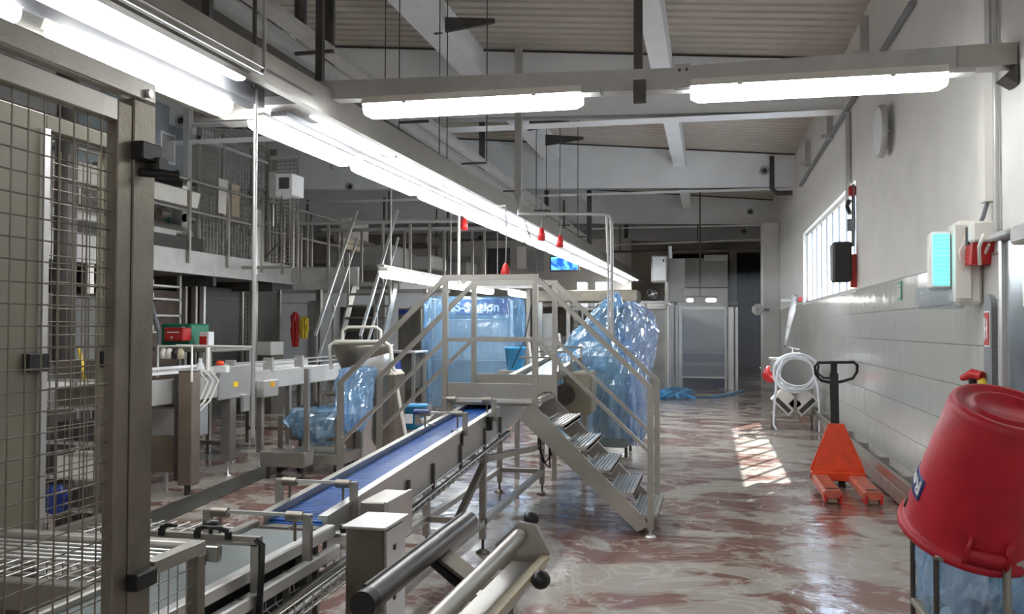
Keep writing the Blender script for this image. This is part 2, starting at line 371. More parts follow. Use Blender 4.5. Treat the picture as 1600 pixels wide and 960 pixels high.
for i in range(15):
    yy = [1.72, 3.5][i] if i < 2 else 5.50+1.72*(i-2)
    MB().box(TX(yy)-.08, TX(yy)+.44, yy-.09, yy+.09, 3.10, 3.125).build('cross_plate', SW, t)
MB().box(-3.45, -2.62, 5.42, 5.98, 3.07, 3.11).add([], []).build('junction_plate', SW, t)
MB().box(-3.4, -2.95, 5.40, 5.44, 2.98, 3.10).build('junction_plate', ST, t)
m = MB(); m.tube([(TX(1)+.5, 1, 3.07), (TX(5.0)+.5, 4.75, 3.07), (TX(5.0)+.5, 4.78, 3.12), (TX(5.0)+.5, 4.78, 5.4)], .012, 8); m.tube([(TX(1)+.52, 1, 3.10), (TX(5.0)+.52, 4.72, 3.10)], .008, 8)
m.build('conduit', SL, t)
t = thing('cross_trunking', 'steel box beam crossing the hall to the right wall with two strip lights below', 'trunking', (-2.9, 5.9, 3.1))
m = MB(); m.poly([(-2.95, 5.80, 3.20), (-.21, 5.80, 3.13), (-.21, 5.80, 3.27), (-2.95, 5.80, 3.33)], (0, .12, 0)); m.build('box_beam', SW, t)
m = MB(); m.poly([(-.21, 5.795, 3.13), (1.70, 5.795, 3.165), (1.70, 5.795, 3.305), (-.21, 5.795, 3.275)], (0, .13, 0)); m.build('box_beam', SW, t)
m = MB(); m.poly([(1.45, 5.79, 3.165), (XW-.012, 5.79, 3.17), (XW-.012, 5.79, 3.30), (1.45, 5.79, 3.30)], (0, .14, 0)); m.build('beam_end', ST, t)
MB().box(-2.35, -.70, 5.78, 5.90, 3.135, 3.165).build('lamp_rail', SW, t)
MB().box(-.20, 1.55, 5.78, 5.90, 3.135, 3.165).build('lamp_rail', SW, t)
MB().box(-.22, -.12, 5.79, 5.80, 3.12, 3.29).build('splice_plate', SW, t)
for q in ((-.19, 3.25), (-.19, 3.16), (-.145, 3.25), (-.145, 3.16), (-2.85, 3.24)): MB().lathe([(0.001, 0), (.009, 0), (.009, .008)], c=(q[0], 5.79, q[1]), M=Matrix.Rotation(PI/2, 4, 'X'), n=8).build('bolt', SL, t)
m = MB(); m.poly([(1.70, 5.78, 3.10), (XW-.012, 5.78, 3.17), (XW-.012, 5.78, 3.05)], (0, .16, 0)); m.build('end_bracket', DK, t)
MB().box(-.48, -.40, 5.74, 5.80, 3.05, 3.19).build('clamp', DK, t)
# hangers
def hanger(x, y, z0, z1, w_, m_, label):
    o = MB().box(x-w_/2, x+w_/2, y-w_/2, y+w_/2, z0, z1).build('hanger_post', m_, None, (x, y, z0)); tag(o, label, 'post', 'roof hanger posts')
hanger(-.457, 5.86, 3.27, 5.54, .055, DK, 'dark square hanger post above the middle of the cross trunking')
hanger(-2.70, 5.87, 3.33, 5.72, .05, DK, 'dark square hanger post rising where the cross trunking meets the long trunking')
hanger(-2.72, 4.45, 3.14, 5.7, .045, DK, 'dark hanger post above the near part of the long trunking')
hanger(-2.73, 12.74, 3.25, 5.7, .10, SW, 'grey hanger post rising from the long trunking in front of the first cross beam')
hanger(-2.72, 20.5, 3.25, 5.0, .10, DK, 'short dark hanger post on the trunking below the second cross beam')
hanger(-2.62, 28.7, 3.25, 5.0, .12, DK, 'farthest dark hanger post at the end of the long trunking')
hanger(-2.68, 24.5, 3.25, 4.4, .08, DK, 'thin dark hanger post between the two far hanger posts')
def rod(x, y, z0, z1, r, m_, label):
    o = MB().tube([(x, y, z0), (x, y, z1)], r, 6).build('hanger_rod', m_, None, (x, y, z0)); tag(o, label, 'rod', 'thin roof hanger rods')
rod(-2.80, 5.12, 3.1, 5.7, .014, DK, 'dark round rod above the corner of the two trunkings')
rod(-2.83, 5.20, .9, 3.12, .013, SL, 'bright thin steel tube dropping from the trunking corner in front of the mezzanine')
for i, (px, py, Y, lb) in enumerate([(519, 100, 9, 'leftmost'), (602, 100, 9, 'second'), (624, 100, 9, 'third'), (687, 100, 9, 'fourth'), (699, 100, 9, 'fifth'), (761, 100, 9, 'sixth')]):
    p = at(px, py, Y=Y); rod(p.x, Y, 3.3, zr(p.x), .006, DK, 'thin dark suspension rod behind the cross trunking, %s of the near ones' % lb)
for i, (px, lb) in enumerate([(838, 'leftmost'), (854, 'second'), (875, 'third'), (903, 'rightmost')]):
    p = at(px, 250, Y=17); rod(p.x, 17, 3.2, zr(p.x), .008, DK, 'thin dark suspension rod below the second roof bay, %s of the far ones' % lb)
# strut brackets on purlin
def bracket(px, py, px2, Y, lb):
    a = at(px, py, Y=Y); b_ = at(px2, py, Y=Y)
    o = MB().poly([(a.x, Y, a.z+.10), (b_.x, Y, a.z+.02), (b_.x, Y, a.z-.03), (a.x, Y, a.z-.12)], (0, .06, 0)).build('strut_bracket', DK, None, (a.x, Y, a.z)); tag(o, lb, 'bracket', 'dark tapered brackets under the roof')
bracket(678, 38, 772, 11, 'dark tapered steel bracket by the roof at top centre, left of the hanger post')
bracket(852, 218, 911, 17.5, 'dark tapered steel bracket under the second roof bay, right one of two')
bracket(824, 194, 889, 16.5, 'grey tapered steel bracket just below the cross trunking light, left one of two')

# I-beam crane rail left of the trunking
XI = -4.0
t = thing('overhead_rail', 'long grey steel I-beam rail running under the roof left of the light trunking', 'rail', (XI, 3, 4.15))
m = MB(); m.box(XI-.09, XI+.09, 3, 31, 4.15, 4.17); m.build('lower_flange_shaded', DK, t)  # lower flange coloured dark to stand in for its unlit underside
MB().box(XI-.01, XI+.01, 3, 31, 4.17, 4.36).build('web', SW, t); MB().box(XI-.09, XI+.09, 3, 31, 4.36, 4.38).build('upper_flange', SW, t)
for yy in (8.9, 15.5, 22): MB().box(XI-.05, XI+.05, yy, yy+.06, 4.38, 5.8).build('hanger', DK, t)
t = thing('cable_duct', 'wide pale grey cable duct beside the overhead I-beam rail', 'duct', (XI+.35, 3, 4.3))
MB().box(XI+.25, XI+.42, 3, 30, 4.28, 4.34).build('duct', SW, t)
for yy in range(5, 30, 3): MB().box(XI+.05, XI+.45, yy, yy+.04, 4.25, 4.28).build('duct_arm', DK, t)
t = thing('overhead_pipework', 'dark pipe with red handled valves and an elbow high at upper left', 'pipe', (-4.1, 7, 4.6))
MB().tube([(-4.13, 5, 4.62), (-4.13, 8.3, 4.62), (-4.13, 8.42, 4.64), (-4.13, 8.5, 4.72), (-4.13, 8.5, 5.8)], .065, 12).build('pipe', DK, t)
MB().tube([(-4.13, 8.5, 4.6), (-4.13, 26, 4.6)], .06, 12).build('pipe', SW, t)
for yy in (7.0, 7.5, 8.0):
    MB().tube([(-4.13, yy-.07, 4.62), (-4.13, yy+.07, 4.62)], .10, 12).build('flange', DK, t)
MB().box(-4.2, -4.06, 7.35, 7.5, 4.35, 4.55).build('valve_body', DK, t)
v_ = MB().tube([(-4.13, 7.8, 4.62), (-4.13, 7.8, 4.78)], .02, 8).build('valve_stem', DK, t)
MB().bar((-4.13, 7.7, 4.79), (-4.13, 7.95, 4.79), .03, .015).build('valve_handle', REDD, t)
MB().tube([(-4.0, 8.1, 4.95), (-4.0, 8.25, 4.95), (-4.0, 8.25, 4.7)], .02, 8).build('valve_bracket', DK, t)

# pipes on right wall / clock etc
def wallpipe(y0, z0, y1, z1, r, lb, m_=SW, x=XW-.04):
    o = MB().tube([(x, y0, z0), (x, y1, z1)], r, 8).build('water_pipe', m_, None, (x, y0, min(z0, z1))); tag(o, lb, 'pipe', 'pipes on the right wall')
a = at(1425, 5, X=1.75); b1 = at(1250, 290, X=1.75)
wallpipe(a.y, a.z, b1.y, b1.z, .03, 'grey pipe climbing diagonally along the upper right wall', GP)
a = at(1325, 175, X=1.75); wallpipe(a.y, a.z, a.y, 3.2, .035, 'vertical grey pipe above the black speaker')
m = MB(); p0 = at(1238, 270, X=1.72); m.tube([(1.72, p0.y, 4.5), (1.4, p0.y, 4.5), (1.3, p0.y, 4.6), (1.3, p0.y, 5.3)], .05, 8)
tag(m.build('roof_pipe', DK, None, (1.7, p0.y, 4.5)), 'dark bent pipe where the second cross beam meets the wall', 'pipe')
a = at(1559, 100, X=1.75); 
t = thing('vertical_trunking', 'pale vertical cable trunking on the wall beside the white insect lamp', 'trunking', (1.75, a.y, 2.4))
MB().box(1.72, XW-.001, 6.24, 6.37, 2.42, 3.14).build('lower_duct', CREAM if 0 else WPL, t); MB().box(1.74, XW-.001, 6.20, 6.30, 3.33, 5.3).build('upper_duct', SW, t)
MB().tube([(1.76, 6.15, 2.2), (1.76, 6.15, 5.3)], .018, 8).build('conduit', SW, t)
MB().tube([(1.75, 6.3, 2.42), (1.73, 6.32, 2.33), (1.73, 6.42, 2.27)], .014, 6).build('cable', GP, t)
for lb, px, py in (('nearest', 1347, 60), ('middle', 1294, 195), ('farthest', 1260, 240)):
    a = at(px, py, X=1.72); o = MB().box(1.70, XW-.001, a.y-.04, a.y+.04, a.z-.22, a.z+.25).box(1.62, 1.70, a.y-.03, a.y+.03, a.z-.2, a.z-.15).build('steel_bracket', SW, None, (1.7, a.y, a.z-.22)); tag(o, 'grey steel bracket high on the right wall, %s of three' % lb, 'bracket', 'wall brackets')
p = at(1383, 205, X=1.74)
t = thing('round_disc', 'round pale grey disc standing off the upper right wall', 'wall disc', (1.74, p.y, p.z-.24))
MB().lathe([(.001, 0), (.26, 0), (.27, .02), (.27, .05), (.001, .05)], c=(1.67, p.y, p.z), M=Matrix.Rotation(PI/2, 4, 'Y'), n=32).build('rim', SW, t)
MB().lathe([(.001, 0), (.245, 0)], c=(1.668, p.y, p.z), M=Matrix.Rotation(PI/2, 4, 'Y'), n=32).build('face', WHT, t)
MB().box(1.71, XW-.001, p.y-.02, p.y+.02, p.z-.02, p.z+.02).build('stem', SW, t)
# speaker
a = at(1321, 410, X=1.66)
t = thing('loudspeaker', 'black box loudspeaker mounted on the wall over the window edge', 'loudspeaker', (1.66, a.y, a.z-.24))
MB().box(1.50, 1.72, a.y-.14, a.y+.14, a.z-.25, a.z+.25, .02).build('cabinet', BK, t); MB().box(1.49, 1.502, a.y-.12, a.y+.12, a.z-.22, a.z+.22).build('grille', GP, t)
MB().box(1.72, XW-.001, a.y-.03, a.y+.03, a.z-.32, a.z+.1).build('mount', REDD, t)
t = thing('cable_drop', 'bundle of cables and small junction boxes on the wall above the black speaker', 'cables', (1.74, a.y, a.z+.25))
for dy, r in ((-.05, .012), (.03, .015), (.08, .010)): MB().tube([(1.75, a.y+dy, a.z+.2), (1.76, a.y+dy*1.3, a.z+.6), (1.755, a.y+dy, a.z+.98)], r, 6).build('cable', DK if r > .012 else GP, t)
MB().box(1.70, XW-.001, a.y+.02, a.y+.14, a.z+.40, a.z+.55).build('junction_box', GP, t)
MB().box(1.71, XW-.001, a.y-.02, a.y+.08, a.z+.84, a.z+.96).build('red_socket', REDD, t)
MB().tube([(1.73, a.y+.06, a.z+.62), (1.70, a.y+.12, a.z+.72), (1.73, a.y+.09, a.z+.80)], .03, 8).build('black_plug', BK, t)

# insect lamp
Y0 = 6.64
t = thing('insect_lamp', 'white wall mounted insect lamp with glowing cyan tubes', 'insect lamp', (1.7, Y0, 1.76))
MB().box(1.61, XW-.012, Y0-.14, Y0+.08, 1.76, 2.33, .025).build('back_housing', WPL, t)
MB().box(1.60, 1.70, Y0-.155, Y0-.139, 1.80, 2.30, .004).build('housing_ridge', WPL, t)
MB().box(1.475, 1.61, Y0-.02, Y0+.10, 1.86, 2.27, .025).build('side_housing', WPL, t)
MB().lathe([(.07, -.15), (.075, -.12), (.075, .10), (.07, .14), (.001, .14)], c=(1.55, Y0+.02, 1.81), M=Matrix.Rotation(PI/2, 4, 'Y'), n=20).build('catch_tray', CLR, t)
MB().box(1.478, 1.60, Y0-.035, Y0-.022, 1.885, 2.26, .003).build('lamp_window_frame', WHT, t)
MB().box(1.490, 1.590, Y0-.043, Y0-.032, 1.90, 2.245).build('glow_plate', CYAN, t)
for i in range(11): MB().bar((1.49, Y0-.048, 1.92+i*.03), (1.59, Y0-.048, 1.92+i*.03), .004).build('guard_wire', WHT, t)
MB().tube([(1.66, Y0-.16, 2.22), (1.68, Y0-.17, 2.14), (1.68, Y0-.18, 2.05), (1.63, Y0-.18, 2.04), (1.62, Y0-.18, 2.12), (1.66, Y0-.18, 2.18), (1.71, Y0-.2, 2.10), (1.74, Y0-.3, 2.08), (1.74, Y0-.40, 2.14)], .009, 6).build('cord', WPL, t)
t = thing('red_socket', 'red angled power socket with white plug below the cable trunking', 'socket', (1.72, 6.42, 2.05))
m = MB(); m.poly([(1.66, 6.50, 2.02), (1.66, 6.34, 2.02), (1.66, 6.28, 2.2), (1.66, 6.42, 2.27)], (.128, 0, 0)); m.build('body', REDD, t)
MB().box(1.64, XW-.012, 6.22, 6.34, 2.16, 2.29, .012).build('plug', WPL, t); MB().box(1.65, 1.67, 6.37, 6.43, 2.15, 2.27).build('dark_cover', BK, t)
MB().tube([(1.70, 6.2, 2.2), (1.66, 6.16, 2.12), (1.70, 6.30, 2.02)], .012, 6).build('cord', WPL, t)
# exit sign
a = at(1405, 455, X=XW-.02)
t = thing('exit_sign', 'small green escape route sign with white symbol on the tiled wall', 'sign', (XW-.02, a.y, a.z-.1))
MB().box(XW-.02, XW-.010, a.y-.09, a.y+.09, a.z-.09, a.z+.09).build('plate', mat('sign_green', (.02, .25, .10), .4), t)
m = MB(); m.box(XW-.022, XW-.0195, a.y-.05, a.y+.01, a.z-.02, a.z+.03); m.box(XW-.022, XW-.0195, a.y-.04, a.y-.01, a.z+.04, a.z+.065)
m.box(XW-.022, XW-.0195, a.y-.055, a.y-.03, a.z-.07, a.z-.02); m.box(XW-.022, XW-.0195, a.y-.01, a.y+.02, a.z-.07, a.z-.02); m.box(XW-.022, XW-.0195, a.y+.04, a.y+.075, a.z-.06, a.z+.07); m.build('symbol', WHT, t)
# grey post with fire sign
t = thing('round_topped_post', 'flat grey post with rounded top carrying a red hose reel sign', 'post', (1.7, 6.0, 0))
m = MB(); m.poly([(1.66, 5.920, 0), (1.66, 6.080, 0)]+[(1.66, 6.000+.08*math.cos(q*PI/8), 1.73+.08*math.sin(q*PI/8)) for q in range(9)], (.035, 0, 0)); m.build('post', GP, t)
MB().box(1.656, 1.660, 5.945, 6.055, 1.49, 1.71).build('sign_border', WHT, t)
MB().box(1.652, 1.656, 5.955, 6.045, 1.50, 1.70).build('sign_red', REDD, t)
m = MB(); m.box(1.648, 1.652, 6.010, 6.030, 1.53, 1.67); m.box(1.648, 1.652, 5.970, 5.985, 1.54, 1.66); m.box(1.648, 1.652, 5.985, 6.010, 1.59, 1.61); m.build('sign_symbol', WHT, t)
# steel door panel
t = thing('steel_cabinet', 'tall stainless steel cabinet door at the right edge', 'cabinet', (1.7, 5.2, 0))
MB().box(1.66, XW-.02, 4.3, 5.68, 0, 2.11, .005).build('door', mat('blue_grey_steel', (.42, .47, .50), .22, .85, .15, 3), t)
MB().box(1.64, 1.662, 5.65, 5.70, 0, 2.13).build('door_edge', SL, t)
MB().box(1.58, 1.70, 5.35, 5.68, 2.11, 2.15, .01).build('hinge_arm', SW, t); MB().box(1.57, 1.66, 5.0, 5.27, 2.05, 2.15, .015).build('door_closer', SW, t)
MB().box(1.63, 1.66, 5.2, 5.26, 1.72, 1.86).build('hinge', SL, t)
# nozzle
p = at(1520, 600, X=1.60)
t = thing('spray_gun', 'red and yellow spray nozzle on a black grip seen above the red bin', 'spray gun', (1.6, p.y, p.z))
MB().tube([(1.6, p.y-.0, p.z-.06), (1.6, p.y, p.z+.03)], .025, 8).build('grip', BK, t)
MB().tube([(1.55, p.y+.06, p.z+.03), (1.60, p.y, p.z+.06), (1.64, p.y-.06, p.z+.05)], [.018, .035, .03], 8).build('body', REDD, t)
MB().tube([(1.635, p.y-.05, p.z+.03), (1.65, p.y-.07, p.z-.01)], .022, 8).build('tip', YEL, t)
MB().tube([(1.6, p.y, p.z-.05), (1.7, p.y, p.z-.06), (XW-.01, p.y, p.z-.06)], .012, 6).build('hook', DK, t)
MB().tube([(1.6, p.y+.02, p.z-.05), (1.56, p.y+.08, p.z-.04)], .012, 6).build('trigger', BK, t)

# ================================================================ PALLET TRUCK
t = thing('pallet_truck', 'orange hand pallet truck with black tiller, forks towards the camera', 'pallet truck', (1.24, 8.6, 0))
for sx in (1.0, 1.35):
    f = MB(); f.poly([(sx, 8.62, .055), (sx+.17, 8.62, .055), (sx+.17, 8.62, .105), (sx+.145, 8.62, .125), (sx+.025, 8.62, .125), (sx, 8.62, .105)], (0, 1.1, 0))
    fo = f.build('fork', WORN, t)
    g = MB()
    for s_ in (0, 1):
        pts = arc((sx+.085, 8.72, .127), .05, 0, 2*PI, (1.1, 0, 0), (0, .6, 0), 16)[:-1]
    g.poly(pts, (0, 0, .003)); g.build('slot', DPN, fo)
    MB().tube([(sx+.045, 8.68, .04), (sx+.125, 8.68, .04)], .04, 14).build('load_wheel', CREAM, t)
    MB().box(sx+.01, sx+.03, 8.60, 8.80, .015, .09).build('wheel_bracket', REDD, t); MB().box(sx+.14, sx+.16, 8.60, 8.80, .015, .09).build('wheel_bracket', REDD, t)
m = MB(); xc = 1.26
m.poly([(1.0, 9.66, .10), (1.52, 9.66, .10), (1.52, 9.66, .17), (xc+.075, 9.72, .62), (xc-.075, 9.72, .62), (1.0, 9.66, .17)], (0, .05, 0)); m.build('body_plate', ORG, t)
MB().box(1.0, 1.52, 9.55, 9.74, .06, .15, .01).build('cross_member', ORG, t)
MB().tube([(xc, 9.86, .18), (xc, 9.86, .60)], .05, 14).build('pump_cylinder', BK, t)
MB().tube([(xc-.10, 9.86, .09), (xc-.03, 9.86, .09)], .09, 18).build('steer_wheel', BK, t); MB().tube([(xc+.03, 9.86, .09), (xc+.10, 9.86, .09)], .09, 18).build('steer_wheel', BK, t)
MB().bar((xc, 9.84, .56), (xc+.0, 9.90, 1.13), .085, .05).build('tiller', BK, t)
hz = 1.10; pts = []
hp = [(-.20, .10), (-.19, .02), (-.13, -.05), (-.03, -.07), (.07, -.06), (.20, -.02), (.24, .05), (.24, .12), (.20, .15), (-.17, .14)]
pts = [Vector((xc+a_*.95, 9.90-(b_*.25), hz+b_)) for a_, b_ in hp]
MB().tube(pts, .016, 8, closed=True).build('tiller_handle', BK, t)
MB().tube([(xc-.15, 9.9, hz+.12), (xc-.16, 9.90, hz+.03), (xc-.10, 9.9, hz-.02), (xc, 9.9, hz-.02)], .011, 8).build('tiller_lever', BK, t)
MB().tube([(xc, 9.90, hz+.14), (xc, 9.90, hz+.02)], .035, 8).build('tiller_head', BK, t)

# ================================================================ RED BIN ON BAG RACK
ax = Vector((.17, -.40, 1)).normalized(); q = ax.to_track_quat('Z', 'Y').to_matrix().to_4x4()
c0 = Vector((1.03, 4.02, .75)) 
t = thing('red_bin', 'large red plastic bin upside down and tilted on the bag rack', 'bin', c0)
H_ = .60
prof = [(.262, 0), (.275, .005), (.275, .03), (.262, .035), (.255, .05), (.250, .14), (.212, H_-.03), (.205, H_-.008), (.195, H_), (.175, H_), (.165, H_-.015), (.135, H_-.015), (.128, H_-.002), (.118, H_-.002), (.112, H_-.02), (.001, H_-.022)]
MB().lathe(prof, c=c0, M=q, n=56).build('shell', RED, t)
MB().lathe([(.262, 0), (.245, .01), (.20, H_-.04), (.001, H_-.04)], c=c0, M=q, n=40).build('inner_wall', RED, t)
def onbin(ang, z, r): return c0+(q @ Vector((r*math.cos(ang), r*math.sin(ang), z)))
def binr(z): return .250+(.212-.250)*(z-.14)/(H_-.03-.14)
# angle 0 of the local frame: find the one facing the camera
fa = math.atan2(*( (lambda v: (v.y, v.x))(q.inverted() @ (Vector((0, 0, 1.0))-c0)) ))
def patch(a0, a1, z0, z1, off, mat_, name, n=10, parent=None):
    m = MB(); vs = []
    for i in range(n+1):
        a_ = a0+(a1-a0)*i/n
        for z_ in (z0, z1): vs.append(onbin(a_, z_, binr(z_)+off))
        for z_ in (z0, z1): vs.append(onbin(a_, z_, binr(z_)-.002))
    fs = []
    for i in range(n): a_ = i*4; fs += [(a_, a_+4, a_+5, a_+1), (a_+1, a_+5, a_+7, a_+3), (a_, a_+2, a_+6, a_+4)]
    fs += [(0, 1, 3, 2), (n*4, n*4+2, n*4+3, n*4+1)]
    m.add(vs, fs, True); return m.build(name, mat_, parent or t)
lb_ = patch(fa-1.72, fa-.98, .155, .245, .003, NAVY, 'label')
def letters(txt, size, m_, parent, mapfn, name='lettering', ext=.002):
    cu = bpy.data.curves.new(name, 'FONT'); cu.body = txt; cu.size = size; cu.extrude = ext; cu.offset = size*.02
    ob = bpy.data.objects.new(name, cu); C.objects.link(ob); dg = bpy.context.evaluated_depsgraph_get(); dg.update()
    me = bpy.data.meshes.new_from_object(ob.evaluated_get(dg)); bpy.data.objects.remove(ob)
    off = Vector((0, 0, 0)); p = parent
    while p: off += p.location; p = p.parent
    for v in me.vertices: v.co = mapfn(v.co)-off
    me.materials.clear(); me.materials.append(m_); o = bpy.data.objects.new(name, me); C.objects.link(o); o.parent = parent; return o
letters('Reu', .085, WHT, t, lambda v: onbin(fa-1.02-v.x/.245, .232-v.y, binr(.2)+.005+v.z))
patch(fa+.02, fa+.55, .05, .10, .028, RED, 'handle', 6); patch(fa-.01, fa+.04, .04, .15, .03, RED, 'handle_rib', 3); patch(fa+.53, fa+.58, .04, .15, .03, RED, 'handle_rib', 3)
patch(fa-1.5, fa-1.38, .06, .10, .004, DK, 'handle_stud', 3)
t = thing('bag_rack', 'steel bag rack with a clear blue bag under the red bin', 'rack', (1.05, 4.0, 0))
for xx, yy in ((.86, 3.8), (1.30, 3.8), (.86, 4.22), (1.30, 4.22)): MB().tube([(xx, yy, .03), (xx, yy, .70)], .011, 8).build('post', DK, t)
MB().tube([(1.10, 3.76, .05), (1.10, 3.76, .72)], .016, 8).build('centre_post', ST, t)
MB().tube([(.86, 3.8, .70), (1.30, 3.8, .70), (1.30, 4.22, .70), (.86, 4.22, .70)], .012, 8, closed=True).build('hoop', ST, t)
MB().box(.85, 1.32, 3.76, 4.24, .40, .43, .006).build('shelf', BP, t)
for xx in (.86, 1.30): MB().tube([(xx-.012, 3.8, .025), (xx+.012, 3.8, .025)], .025, 10).build('castor', BK, t)
def bag_box(name, x0, x1, y0, y1, z0, z1, m_, parent, amp=.02, n=22, nz=12, fold=9, top=True, base=None):
    m = MB(); vs = []; ph = random.random()*9
    per = []
    for i in range(n*4):
        s_, k_ = divmod(i, n); u_ = k_/n
        per.append([(x0+(x1-x0)*u_, y0), (x1, y0+(y1-y0)*u_), (x1-(x1-x0)*u_, y1), (x0, y1-(y1-y0)*u_)][s_])
    cx, cy_ = (x0+x1)/2, (y0+y1)/2
    for j in range(nz+1):
        z = z0+(z1-z0)*j/nz
        for i, (x, y_) in enumerate(per):
            d = Vector((x-cx, y_-cy_, 0)); L_ = d.length; d.normalize()
            a_ = amp*(math.sin(i*.9+ph+math.sin(j*.7)*1.3)+.6*math.sin(i*2.3+j*.5+ph)+random.uniform(-.5, .5))
            vs.append((x+d.x*a_, y_+d.y*a_, z+random.uniform(-.3, .3)*amp))
    K = n*4
    fs = [(j*K+i, j*K+(i+1) % K, (j+1)*K+(i+1) % K, (j+1)*K+i) for j in range(nz) for i in range(K)]
    m.add(vs, fs, False)
    if top: m.add([vs[nz*K+i] for i in range(K)]+[(cx, cy_, z1+amp)], [(i, (i+1) % K, K) for i in range(K)], True)
    return m.build(name, m_, parent, base)
bag_box('bag', .87, 1.29, 3.81, 4.21, .44, .72, BAG, t, .008, 14, 8, top=False)
for i, (xx, yy, rr_) in enumerate(((.93, 3.88, .045), (1.02, 3.95, .06), (1.13, 3.9, .055), (1.22, 3.98, .06), (1.0, 4.1, .06), (1.2, 4.1, .05))):
    m = MB(); m.lathe([(.001, 0), (rr_*.8, .01), (rr_, rr_*.6), (rr_*.7, rr_*1.2), (.001, rr_*1.5)], c=(xx, yy, .432), n=12)
    tag(m.build('waste_bundle', [WHT, GP, CNC, LBL][i % 4], None, (xx, yy, .432)), ['small white crumpled bundle, leftmost in the clear bag', 'grey crumpled bundle in the clear bag left of the post', 'pale grey crumpled bundle in the bag behind the post', 'blue crumpled bundle at the right of the clear bag', 'white crumpled bundle at the back left of the clear bag', 'dark crumpled bundle at the back right of the clear bag'][i], 'waste', 'waste bundles in the clear bag')

# ================================================================ HOSE TROLLEY
t = thing('hose_trolley', 'stainless steel hose trolley with slanted trays on castors by the wall', 'trolley', (1.3, 15, 0))
MB().bar((.93, 15, .22), (1.62, 15, .22), .04).build('base_bar', ST, t)
for xx in (.98, 1.60):
    MB().bar((xx, 14.6, .22), (xx, 15.35, .22), .04).build('base_bar', ST, t)
    for yy in (14.65, 15.3): MB().tube([(xx-.015, yy, .06), (xx+.015, yy, .06)], .06, 14).build('castor_wheel', GP, t); MB().box(xx-.025, xx+.025, yy-.02, yy+.02, .06, .21).build('castor_fork', ST, t)
for xx in (1.03, 1.58): MB().tube([(xx, 15.0, .22), (xx, 15.0, 1.12)], .018, 8).build('upright', ST, t)
MB().tube([(1.0, 15, 1.12), (1.6, 15, 1.12)], .018, 8).build('top_bar', ST, t)
for s_ in (-1, 1):
    a_ = Vector((1.31+s_*.10, 14.9, .20)); d = Vector((s_*.26, 0, .26)); u_ = Vector((-s_*.20, 0, .20))
    m = MB(); m.poly([a_, a_+d, a_+d+u_, a_+u_], (0, .30, 0)); m.build('slanted_tray', WPL, t)
    m = MB(); m.poly([a_+d*.10+u_*.10+Vector((0, -.005, 0)), a_+d*.9+u_*.10+Vector((0, -.005, 0)), a_+d*.9+u_*.35+Vector((0, -.005, 0)), a_+d*.10+u_*.35+Vector((0, -.005, 0))], (0, .003, 0)); m.build('tray_opening', DPN, t)
MB().box(.92, 1.14, 14.85, 15.1, 1.10, 1.13).build('basin_rim', SL, t); MB().box(.94, 1.12, 14.87, 15.08, .90, 1.10).build('basin', ST, t)
MB().box(1.29, 1.34, 14.88, 15.2, .15, .62).build('centre_plate', ST, t)
pts = []
for i in range(150):
    a_ = 2*PI*i/24+PI/2; r_ = .28+.045*math.sin(i*.21+1); pts.append((1.33+r_*1.12*math.cos(a_), 14.80-.012*(i//24)+.014*math.sin(i*.5), .90+r_*.95*math.sin(a_)+.015*math.sin(i*.13)))
pts += [(1.1, 14.68, 1.1), (1.02, 14.65, .9), (.98, 14.6, .5), (.96, 14.6, .1), (1.0, 14.5, .025)]
o = MB().tube(pts, .015, 8).build('coiled_hose', HOSE, None, (1.33, 14.7, .025)); tag(o, 'white coiled hose hanging on the steel trolley', 'hose')
o = MB().tube([(1.55, 14.75, 1.02), (1.62, 14.6, .7), (1.66-.03, 14.5, .35), (1.62, 14.4, .02)], .016, 6).build('loose_hose', HOSE, None, (1.55, 14.7, .02)); tag(o, 'thin white hose hanging down the right side of the trolley', 'hose')
m = MB(); m.lathe([(.001, 0), (.10, 0), (.15, .14), (.14, .15), (.001, .06)], c=(.9, 15.4, .78), M=Matrix.Rotation(.9, 4, 'Y') @ Matrix.Rotation(.5, 4, 'X'), n=20)
tag(m.build('red_bucket', REDD, None, (.9, 15.4, .7)), 'small bright red bucket hanging left of the hose trolley', 'bucket')
o = MB().tube([(1.28, 14.95, 1.14), (1.28, 14.95, 1.27), (1.22, 14.95, 1.30), (1.38, 14.95, 1.26)], .014, 6).build('spray_lance', SL, None, (1.28, 14.95, 1.14)); tag(o, 'short bright spray lance standing above the hose trolley', 'lance')

# ================================================================ PARTITION / GLAZED STEEL ENCLOSURE
Yp = 23.8
t = thing('glazed_enclosure', 'tall stainless steel enclosure with see-through front and shelves', 'enclosure', (0, Yp, 0))
def pst(x, w_, z1, y=Yp, m_=SL): MB().box(x-w_/2, x+w_/2, y, y+w_, 0, z1, .01).build('post', m_, t)
for x, w_, z1 in ((-1.0, .14, 2.25), (-.86, .07, 2.20), (-.76, .09, 2.2), (.38, .05, 2.15), (.52, .14, 2.15), (.66, .07, 2.15)): pst(x, w_, z1)
for q_, yy in enumerate((21.9, 22.5, 23.1)): MB().box(-1.02+.03*q_, -.97+.03*q_, yy, yy+.06, 0, 2.18, .008).build('side_post', SL, t)
MB().box(-1.0, -.985, 22.0, 23.8, .1, 2.1).build('side_pane', CLR, t); MB().box(-1.02, -.96, 21.9, 23.8, 2.12, 2.2).build('side_rail', SL, t)
MB().box(-.76, .40, Yp, Yp+.06, 2.08, 2.16).build('top_rail', SL, t); MB().box(-.76, .40, Yp, Yp+.06, .30, .34).build('lower_rail', SL, t)
MB().box(-.72, .38, Yp+.02, Yp+.03, .34, 2.08).build('pane', CLR, t)
MB().box(-.74, .40, Yp+1.6, Yp+1.65, .9, 2.1).build('rear_panel', WPL, t)
for z_ in (.28, .62, .98): MB().box(-.74, .40, Yp+.35, Yp+1.5, z_, z_+.05).build('shelf', SW, t)
